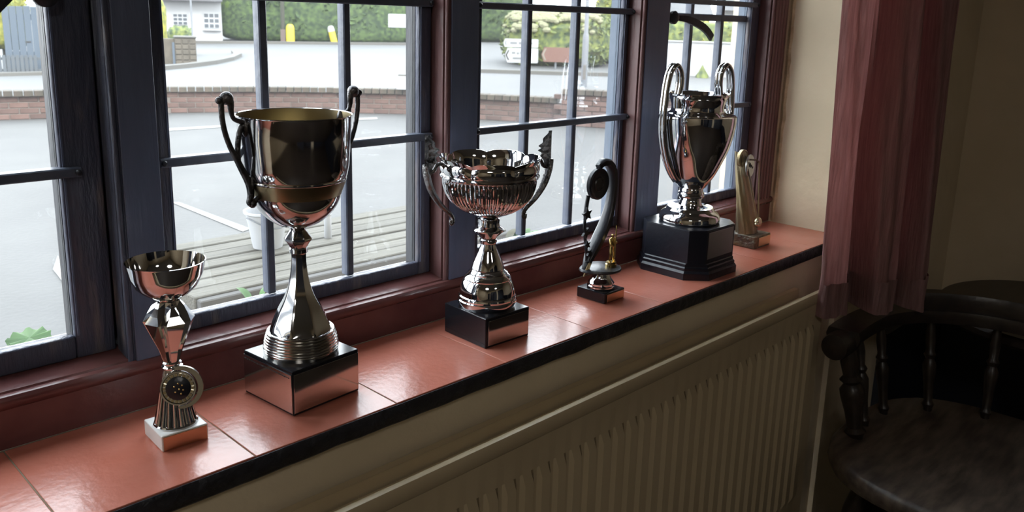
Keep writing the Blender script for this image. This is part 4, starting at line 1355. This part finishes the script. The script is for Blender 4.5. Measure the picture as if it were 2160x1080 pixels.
# hedge behind the road
p, yaw, mp_ = frame_at(675, 92)
HW = 412 / 2 * mp_
hg = thing('hedge', 'long tall clipped green hedge across the road behind the goblet', 'hedge', p, yaw)
hh = rise(p, 675, -35) - p.z
clump('foliage', (HW, 1.2, hh / 2), M['hedge'], hg, (0, 1.2, hh / 2), 3, amp=.022, nu=160, nv=30, sq=.28, freq=3)
leafy('leaf_sprays', hg, (HW, 1.2, hh / 2), (0, 1.2, hh / 2), M['hedge'], 3500, .13, 11)
clump('pale_crown', (HW * .16, .8, .35), M['hedge_top'], hg, (-HW * .85, .9, rise(p, 500, 8) - p.z), 5, amp=.2, nu=30, nv=12)
p, yaw, mp_ = frame_at(1000, 90)
hg2 = thing('hedge', 'dark green hedge across the road seen left of the road signs', 'hedge', p, yaw)
hh = rise(p, 1000, -40) - p.z
clump('foliage', (110 * mp_, 1.2, hh / 2), M['hedge'], hg2, (0, 1.3, hh / 2), 8, amp=.06, nu=90, nv=26, sq=.3, freq=3)
leafy('leaf_sprays', hg2, (110 * mp_, 1.2, hh / 2), (0, 1.3, hh / 2), M['hedge'], 1500, .13, 12)

# telegraph pole before the hedge
p, yaw, mp_ = frame_at(598, 92.6)
po = thing('telegraph_pole', 'dark telegraph pole standing in front of the long hedge', 'pole', p, yaw)
b_ = bmesh.new(); lathe(b_, [(4.2 * mp_, 0), (3.4 * mp_, 7.0)], 16)
obj('shaft', b_, M['pole_wood'], po, smooth=40)
obj('junction_box', Bx(-5.5 * mp_, 4.5 * mp_, -4.5 * mp_, 2 * mp_, 4 * mp_, 30 * mp_), M['far_brick'], po)
# two yellow bollards
for (bx_, top, lean, lab, wht) in ((613, 51, 0, 'upright yellow traffic bollard in front of the hedge', False), (706, 54, -13, 'leaning yellow and white traffic bollard in front of the hedge', True)):
    p, yaw, mp_ = frame_at(bx_, 93)
    bo = thing('bollard', lab, 'bollard', p, yaw, 'yellow bollards across the road')
    h_ = (92 - top) * mp_
    rb_ = 9 * mp_ if not wht else 7 * mp_
    b_ = bmesh.new()
    lathe(b_, [(rb_, 0), (rb_, h_ * .10), (rb_ * .95, h_ * .8), (rb_ * .8, h_ * .93), (rb_ * .45, h_)], 20)
    xf(b_, Matrix.Rotation(R(lean), 4, 'Y') @ Matrix.Diagonal((1, .55, 1, 1)))
    obj('shell', b_, M['yellow'], bo, smooth=40)
    if wht:
        b_ = bmesh.new(); lathe(b_, [(rb_ * 1.03, h_ * .70), (rb_ * 1.0, h_ * .82), (rb_ * .85, h_ * .95), (rb_ * .5, h_ * 1.01)], 20)
        xf(b_, Matrix.Rotation(R(lean), 4, 'Y') @ Matrix.Diagonal((1, .55, 1, 1)))
        obj('white_cap', b_, M['white'], bo, smooth=40)
# kerb on the far side of the road
def kerb(name, pts, wd, hgt_, m, label):
    P_ = [hit(*q_) for q_ in pts]
    b_ = bmesh.new()
    sweep(b_, [tuple(v + Vector((0, 0, hgt_ / 2))) for v in P_], [(-wd / 2, -hgt_ / 2), (wd / 2, -hgt_ / 2), (wd / 2, hgt_ / 2), (-wd / 2, hgt_ / 2)], up=(0, 0, 1))
    return struct(name, b_, m, label, 'kerb')
kerb('kerb', [(400, 93), (560, 94), (700, 95.5), (890, 97)], .25, .12, M['kerb'], 'pale kerb along the foot of the long hedge')
kerb('kerb', [(330, 152), (400, 145), (450, 138), (485, 130), (502, 122), (496, 115)], .22, .13, M['kerb'], 'curved kerb at the corner before the white house')
px_poly('pavement', [(330, 150), (400, 143), (450, 136), (483, 128), (498, 121), (492, 113), (440, 108), (400, 120), (330, 138)], M['pavement'], 'pavement rounding the corner before the white house', 'pavement', .02)
# white house with two windows
p, yaw, mp_ = frame_at(410, 93)
hs = thing('house', 'low white rendered house with two small grid windows', 'house', p, yaw)
def hx(px): return (px - 410) * mp_
def hz(py): return (93 - py) * mp_
obj('rendered_wall', Bx(hx(338), hx(467), 0, 3.2, -.3, hz(4)), M['render'], hs)
b_ = bmesh.new()
v = [(hx(330), -.5, hz(5)), (hx(469), -.5, hz(5)), (hx(469), 1.6, hz(-50)), (hx(330), 1.6, hz(-50)), (hx(330), -.5, hz(2)), (hx(469), -.5, hz(2)), (hx(469), 1.6, hz(-53)), (hx(330), 1.6, hz(-53)), (hx(330), 3.6, hz(5)), (hx(469), 3.6, hz(5))]
vv = [b_.verts.new(q_) for q_ in v]
for f_ in ((0, 1, 5, 4), (4, 5, 6, 7), (0, 4, 7, 3), (1, 2, 6, 5), (7, 6, 9, 8), (0, 3, 8), (1, 9, 2), (0, 8, 9, 1)):
    b_.faces.new([vv[k] for k in f_])
obj('roof', b_, M['roof'], hs)
for (xa, xb, ya, yb, nx, nz, op) in ((371, 399, 31, 54, 3, 3, 0), (431, 462, 28, 60, 3, 3, 1)):
    wf = obj('window', Bx(hx(xa), hx(xb), -.06, .02, hz(yb), hz(ya)), M['white'], hs)
    for i in range(nx):
        for j in range(nz):
            cw = (hx(xb) - hx(xa)) / nx; chh = (hz(ya) - hz(yb)) / nz
            obj('pane', Bx(hx(xa) + cw * (i + .12), hx(xa) + cw * (i + .88), -.075, -.061, hz(yb) + chh * (j + .16), hz(yb) + chh * (j + .84)), M['winglass'], wf)
obj('window_sill', Bx(hx(428), hx(465), -.14, .0, hz(64), hz(61)), M['white'], hs)
# garden wall and shrub at the corner
p, yaw, mp_ = frame_at(372, 138)
gw = thing('garden_wall', 'stone garden wall with a taller end pier before the white house', 'wall', p, yaw)
def gx(px): return (px - 372) * mp_
obj('wall_core', Bx(gx(320), gx(371), 0, .3, -.2, (138 - 83) * mp_), M['stone'], gw)
obj('end_pier', Bx(gx(371), gx(413), -.06, .4, -.2, (137 - 80) * mp_), M['stone'], gw)
obj('pier_cap', Bx(gx(369), gx(415), -.10, .44, (137 - 80) * mp_, (137 - 76) * mp_, bev=.02), M['kerb'], gw)
for j in range(5):
    for i in range(3):
        w3 = 42 * mp_ / 3
        obj('stone_block', Bx(gx(371) + i * w3 + .012, gx(371) + (i + 1) * w3 - .012, -.085, -.055, (j * 11 + 1) * mp_, (j * 11 + 10.3) * mp_, bev=.01), M['stone'], gw)
obj('blue_side_gate', Bx(gx(366), gx(370.5), -.08, -.02, 0, 48 * mp_), M['bluegate'], gw)
p, yaw, mp_ = frame_at(382, 120)
sh = thing('shrub', 'small yellowish shrub growing behind the garden wall pier', 'shrub', p, yaw)
hh = rise(p, 382, 56) - p.z
clump('foliage', (26 * mp_, .4, hh / 2), M['bush'], sh, (0, .4, hh / 2), 21, amp=.25, nu=30, nv=16)
b_ = bmesh.new(); tube(b_, [(0, .4, 0), (0, .4, hh * .5)], .04, 6, up=(0, 1, 0)); obj('stem', b_, M['pole_wood'], sh)
p, yaw, mp_ = frame_at(338, 128)
sh = thing('shrub', 'bright lime shrub at the edge of the goblet window', 'shrub', p, yaw)
hh = rise(p, 338, -10) - p.z
clump('foliage', (16 * mp_, .4, hh / 2), M['lime'], sh, (0, .5, hh / 2), 22, amp=.25, nu=30, nv=18)
b_ = bmesh.new(); tube(b_, [(0, .4, 0), (0, .4, hh * .5)], .04, 6, up=(0, 1, 0)); obj('stem', b_, M['pole_wood'], sh)
p, yaw, mp_ = frame_at(409, 128)
lpst = thing('lamp_post', 'thin grey lamp post in front of the white house', 'lamp post', p, yaw)
b_ = bmesh.new(); lathe(b_, [(3 * mp_, 0), (3 * mp_, 30 * mp_), (1.8 * mp_, 34 * mp_), (1.6 * mp_, 6.0)], 14)
obj('shaft', b_, M['grey_steel'], lpst, smooth=40)
b_ = bmesh.new(); tube(b_, [(0, 0, 5.9), (.1, -.1, 6.1), (.7, -.5, 6.2)], .04, 8); obj('lamp_arm', b_, M['grey_steel'], lpst, smooth=40)

# ---- things seen in the nearest window
p, yaw, mp_ = frame_at(65, 157)
gt = thing('timber_gate', 'tall blue grey boarded gate beyond the road in the nearest window', 'gate', p, yaw)
nbd = 8
x0_, x1_ = -42 * mp_, 62 * mp_
hh = 140 * mp_
for k in range(nbd):
    a = x0_ + (x1_ - x0_) * k / nbd
    obj('board', Bx(a + .0025, a + (x1_ - x0_) / nbd - .0025, 0, .03, .02, hh + random.uniform(-.01, .01), bev=.005), M['bluegate'], gt)
for z_ in (.25 * hh, .8 * hh):
    obj('ledge', Bx(x0_, x1_, .031, .07, z_, z_ + .12), M['bluegate'], gt)
obj('letter_plate', Bx(-4 * mp_, 6 * mp_, -.012, 0, 66 * mp_, 69 * mp_), M['black_board'], gt)
p, yaw, mp_ = frame_at(20, 161)
fe = thing('picket_fence', 'low grey picket fence beneath the yellow bush', 'fence', p, yaw)
for k in range(-4, 8):
    a = k * 8.2 * mp_ - 10 * mp_
    b_ = bmesh.new()
    prism(b_, [(a, 0), (a + 6.2 * mp_, 0), (a + 6.2 * mp_, .02), (a, .02)], 0, 44 * mp_)
    obj('picket', b_, M['fence'], fe)
for z_ in (10 * mp_, 34 * mp_):
    obj('fence_rail', Bx(-45 * mp_, 62 * mp_, .021, .06, z_, z_ + 5 * mp_), M['fence'], fe)
p, yaw, mp_ = frame_at(16, 158)
sh = thing('bush', 'yellow green bush over the picket fence in the nearest window', 'bush', p, yaw)
hh = rise(p, 8, -25) - p.z
clump('foliage', (46 * mp_, .5, hh * .36), M['lime'], sh, (0, .75, hh * .64), 31, amp=.28, nu=50, nv=26)
leafy('leaf_sprays', sh, (46 * mp_, .5, hh * .36), (0, .75, hh * .64), M['lime'], 420, .07, 13)
b_ = bmesh.new(); tube(b_, [(0, .75, 0), (0, .75, hh * .5)], .05, 6, up=(0, 1, 0)); obj('stem', b_, M['pole_wood'], sh)
kerb('kerb', [(-120, 168), (0, 164), (110, 161), (240, 158)], .3, .10, M['kerb'], 'pale kerb before the fence and gate')

# ---- road signs and the big variegated bush (third window)
p, yaw, mp_ = frame_at(1170, 146)
bs = thing('bush', 'big rounded bush with pale blossom on top behind the road signs', 'bush', p, yaw)
hh = rise(p, 1170, 22) - p.z
clump('foliage', (118 * mp_, 1.6, hh / 2), M['bush'], bs, (4 * mp_, 1.8, hh / 2 + .02), 41, amp=.13, nu=90, nv=40, sq=.55, freq=4)
leafy('leaf_sprays', bs, (118 * mp_, 1.6, hh / 2), (4 * mp_, 1.8, hh / 2 + .02), M['bush'], 2600, .075, 14)
rnd = random.Random(5)
b_ = bmesh.new()
nbl = 0
while nbl < 620:
    th = rnd.uniform(math.pi, 2 * math.pi); u = rnd.uniform(.05, 1.0)
    c_ = math.sqrt(max(0, 1 - u * u))
    f55 = lambda q: (abs(q) ** .55) * (1 if q >= 0 else -1)
    vx, vy, vz = f55(c_ * math.cos(th)), f55(c_ * math.sin(th)), f55(u)
    if rnd.random() > math.exp(-((vx + .12) / .48) ** 2) * (1.0 if vz > .62 else .12): continue
    ball(b_, (vx * 118 * mp_ * 1.02 + 4 * mp_, 1.8 + vy * 1.66, hh / 2 + .02 + vz * hh / 2 * 1.02), rnd.uniform(.05, .11), 1.3, .8, .8, 6, 4)
    nbl += 1
o = obj('blossom', b_, M['blossom'], bs); o['kind'] = 'stuff'
p, yaw, mp_ = frame_at(1300, 141)
bs2 = thing('bush', 'yellow green bush at the frame edge beyond the street pole', 'bush', p, yaw)
hh = rise(p, 1290, -30) - p.z
clump('foliage', (52 * mp_, .9, hh / 2), M['bush'], bs2, (0 * mp_, 1.4, hh / 2), 44, amp=.16, nu=60, nv=34, sq=.6, freq=4)
leafy('leaf_sprays', bs2, (52 * mp_, .9, hh / 2), (0 * mp_, 1.4, hh / 2), M['lime'], 900, .07, 15)
px_poly('verge', [(1010, 148), (1330, 156), (1330, 166), (1010, 158)], M['verge'], 'dry grass verge beneath the signs', 'verge', .03)
kerb('kerb', [(990, 155), (1150, 160), (1340, 165)], .25, .12, M['kerb'], 'pale kerb below the verge and road signs')
px_poly('road_marking', [(990, 159), (1150, 164), (1340, 169), (1340, 171), (1150, 166), (990, 161)], M['yline'], 'faint yellow line along the road below the signs', 'road marking', .012)

def sign_board(t, name, cx_, cz_, w_, h_, y_, m, mp2, point=True):
    poly = [(-w_ / 2 + h_ * .18, -h_ / 2), (w_ / 2 - h_ * .06, -h_ / 2), (w_ / 2, -h_ * .44), (w_ / 2, h_ * .44), (w_ / 2 - h_ * .06, h_ / 2), (-w_ / 2 + h_ * .18, h_ / 2), (-w_ / 2, 0 if point else h_ * .3)]
    b_ = bmesh.new(); prism(b_, poly, 0, .02)
    xf(b_, Matrix.Translation((cx_, y_, cz_)) @ Matrix.Rotation(R(90), 4, 'X'))
    return obj(name, b_, m, t)
def flat(b_, x0, x1, z0, z1, y):
    box(b_, x0, x1, y - .004, y, z0, z1)
p, yaw, mp_ = frame_at(1097, 143)
sg = thing('road_sign', 'pair of white direction boards with black chevron on a post', 'road sign', (p + Vector((-FH.x, -FH.y, 0)) * .4), yaw)
def szz(py): return (143 - py) * mp_
b_ = bmesh.new(); lathe(b_, [(.035, 0), (.035, szz(80))], 12, cx=10 * mp_, cy=.06)
obj('post', b_, M['grey_steel'], sg, smooth=40)
s1_ = sign_board(sg, 'upper_board', 0, szz(91), 72 * mp_, 17 * mp_, 0, M['white'], mp_)
s2_ = sign_board(sg, 'lower_board', 2 * mp_, szz(116), 69 * mp_, 30 * mp_, 0, M['white'], mp_)
def chevron(par, cx_, cz_, w_, h_, th, m):
    b_ = bmesh.new()
    for s_ in (1, -1):
        pts_ = [(cx_ - w_ / 2, cz_), (cx_ - w_ / 2 + th, cz_), (cx_ + w_ / 2, cz_ + s_ * h_ / 2), (cx_ + w_ / 2 - th, cz_ + s_ * h_ / 2)]
        lo_ = [b_.verts.new((x_, -.0205, z_)) for x_, z_ in pts_]; hi_ = [b_.verts.new((x_, -.0245, z_)) for x_, z_ in pts_]
        b_.faces.new(lo_); b_.faces.new(hi_[::-1])
        for k in range(4): b_.faces.new((lo_[k], lo_[(k + 1) % 4], hi_[(k + 1) % 4], hi_[k]))
    return obj('chevron', b_, m, par)
chevron(s1_, -31 * mp_, szz(91), 4 * mp_, 9 * mp_, 2 * mp_, M['grey_print'])
chevron(s2_, -27 * mp_, szz(116), 8 * mp_, 20 * mp_, 3 * mp_, M['black_board'])
b_ = bmesh.new()
for (xa, xb, yc) in ((-22, -8, 91), (-4, 6, 91), (9, 24, 91)): flat(b_, xa * mp_, xb * mp_, szz(yc + 2), szz(yc - 2), -.0205)
obj('faded_lettering', b_, M['grey_print'], s1_)
b_ = bmesh.new()
for (xa, xb, yc) in ((-18, -11, 111), (-8, -3, 112), (-1, 16, 111)): flat(b_, xa * mp_, xb * mp_, szz(yc + 2), szz(yc - 2), -.0205)
obj('lettering', b_, M['grey_print'], s2_)
b_ = bmesh.new()
for (xa, xb, yc) in ((-16, 2, 122), (5, 16, 122)): flat(b_, xa * mp_, xb * mp_, szz(yc + 2), szz(yc - 2), -.0205)
obj('faded_lettering', b_, M['grey_print'], s2_)
p, yaw, mp_ = frame_at(1180, 146)
sg = thing('road_sign', 'brown direction sign with a pale arrow edge before the bush', 'road sign', (p + Vector((-FH.x, -FH.y, 0)) * .4), yaw)
def sz2(py): return (146 - py) * mp_
b_ = bmesh.new()
for x_ in (-10 * mp_, 22 * mp_): lathe(b_, [(.03, 0), (.03, sz2(104))], 12, cx=x_, cy=.05)
obj('post', b_, M['grey_steel'], sg, smooth=40)
s3_ = sign_board(sg, 'brown_board', -2 * mp_, sz2(115), 76 * mp_, 30 * mp_, 0, M['brown_board'], mp_)
chevron(s3_, -34 * mp_, sz2(115), 9 * mp_, 24 * mp_, 3 * mp_, M['cream_print'])
b_ = bmesh.new(); flat(b_, 26 * mp_, 33 * mp_, sz2(126), sz2(118), -.0205); obj('pale_symbol', b_, M['cream_print'], s3_)
p, yaw, mp_ = frame_at(1231, 187)
sp = thing('street_pole', 'pale grey steel street pole beyond the brick wall', 'pole', p, yaw)
b_ = bmesh.new(); lathe(b_, [(6.5 * mp_, -.1), (6.5 * mp_, 1.05), (5.5 * mp_, 1.12), (4.2 * mp_, 1.16), (4.0 * mp_, 5.0)], 20)
obj('shaft', b_, M['grey_steel'], sp, smooth=40)
obj('access_door', Bx(-3 * mp_, 3 * mp_, -7.2 * mp_, -5 * mp_, .2, .5, bev=.004), M['kerb'], sp)

# ---- sign seen from behind at the side of the goblet window
p, yaw, mp_ = frame_at(884, 246)
ps = thing('car_park_sign', 'white car park notice boards on a pole beside the goblet window frame', 'sign', p + Vector((.10, .10, 0)), yaw)
b_ = bmesh.new(); lathe(b_, [(5 * mp_, 0), (5 * mp_, 2.1)], 14, cx=3 * mp_)
obj('post', b_, M['grey_steel'], ps, smooth=40)
def s4(py): return rise(p, 884, py) - p.z
obj('upper_board', Bx(-66 * mp_, 6 * mp_, -.05, -.035, s4(60), s4(31), bev=.006), M['white'], ps)
obj('lower_board', Bx(-48 * mp_, 6 * mp_, -.05, -.035, s4(191), s4(160), bev=.006), M['white'], ps)
obj('dark_rim', Bx(-46 * mp_, 6 * mp_, -.053, -.033, s4(162), s4(159)), M['kerb'], ps)

# ---- behind the two-handled cup
p, yaw, mp_ = frame_at(1500, 165)
ww = thing('white_wall', 'long white rendered boundary wall beyond the last window', 'wall', p, yaw + R(-6))
obj('rendered_wall', Bx(-150 * mp_, 190 * mp_, 0, .25, -.3, (165 - 92) * mp_), M['render'], ww)
obj('coping', Bx(-150 * mp_, 190 * mp_, -.04, .29, (165 - 92) * mp_, (165 - 90) * mp_), M['white'], ww)
obj('notice', Bx(58 * mp_, 80 * mp_, -.03, -.001, 22 * mp_, 42 * mp_), M['white'], ww)
p, yaw, mp_ = frame_at(1480, 167)
sh = thing('shrub', 'small pale green conifer in front of the white wall', 'shrub', p, yaw)
b_ = bmesh.new()
lathe(b_, [(14 * mp_, .02), (12 * mp_, 8 * mp_), (7 * mp_, 16 * mp_), (3 * mp_, 24 * mp_), (.3 * mp_, 30 * mp_)], 18, mod=lambda t, i, r, z: (r * (1 + .15 * math.sin(5 * t + i)), z))
obj('foliage', b_, M['bush'], sh, smooth=50)
b_ = bmesh.new(); tube(b_, [(0, 0, 0), (0, 0, .1)], .03, 6, up=(0, 1, 0)); obj('stem', b_, M['pole_wood'], sh)
p, yaw, mp_ = frame_at(1500, 150)
hg3 = thing('hedge', 'bright green hedge above the white wall in the last window', 'hedge', p, yaw)
hh = rise(p, 1500, 48) - p.z
clump('foliage', (120 * mp_, 1.0, hh / 2), M['bush'], hg3, (0, 1.2, hh / 2), 51, amp=.10, nu=120, nv=26, sq=.35, freq=3)
leafy('leaf_sprays', hg3, (120 * mp_, 1.0, hh / 2), (0, 1.2, hh / 2), M['lime'], 1200, .09, 16)
p, yaw, mp_ = frame_at(1440, 120)
hs2 = thing('house', 'grey roofed house above the hedge behind the hanging latch', 'house', p, yaw)
z0_ = lambda py: (120 - py) * mp_
obj('brick_wall', Bx(-60 * mp_, 50 * mp_, 0, 4, -.5, z0_(30)), M['far_brick'], hs2)
b_ = bmesh.new()
vv = [b_.verts.new(q_) for q_ in ((-66 * mp_, -.4, z0_(32)), (56 * mp_, -.4, z0_(32)), (46 * mp_, 2, z0_(-8)), (-56 * mp_, 2, z0_(-8)), (-66 * mp_, 4.4, z0_(32)), (56 * mp_, 4.4, z0_(32)))]
for f_ in ((0, 1, 2, 3), (3, 2, 5, 4), (0, 3, 4), (1, 5, 2), (0, 4, 5, 1)): b_.faces.new([vv[k] for k in f_])
obj('roof', b_, M['roof'], hs2)
obj('chimney', Bx(10 * mp_, 22 * mp_, 1.6, 2.4, z0_(0), z0_(-22)), M['far_brick'], hs2)
p, yaw, mp_ = frame_at(1570, 118)
hs3 = thing('house', 'pale gabled house above the hedge next to the last window frame', 'house', p, yaw)
obj('rendered_wall', Bx(-55 * mp_, 55 * mp_, 0, 4, -.5, z0_(26)), M['render'], hs3)
wf = obj('window', Bx(-8 * mp_, 22 * mp_, -.06, .02, z0_(44), z0_(30)), M['white'], hs3)
for k in range(3): obj('pane', Bx((-7 + 10 * k) * mp_, (1 + 10 * k) * mp_, -.075, -.061, z0_(43), z0_(31)), M['winglass'], wf)
b_ = bmesh.new()
vv = [b_.verts.new(q_) for q_ in ((-60 * mp_, -.4, z0_(28)), (60 * mp_, -.4, z0_(28)), (60 * mp_, 2, z0_(-20)), (-60 * mp_, 2, z0_(-20)), (-60 * mp_, 4.4, z0_(28)), (60 * mp_, 4.4, z0_(28)))]
for f_ in ((0, 1, 2, 3), (3, 2, 5, 4), (0, 3, 4), (1, 5, 2), (0, 4, 5, 1)): b_.faces.new([vv[k] for k in f_])
obj('roof', b_, M['roof'], hs3)
p = hit(1526, 420); yaw = math.atan2((p - EYE).y, (p - EYE).x) - math.pi / 2; mp_ = depth(p) / F
yp = thing('yellow_post', 'broad yellow post outside the last window beside the two handled cup', 'post', p, yaw)
b_ = bmesh.new()
box(b_, -11 * mp_, 11 * mp_, -.03, .03, 0, (420 - 318) * mp_, bev=.01)
obj('shaft', b_, M['yellow_post'], yp)
obj('foot_plate', Bx(-15 * mp_, 15 * mp_, -.06, .06, 0, .02), M['grey_steel'], yp)
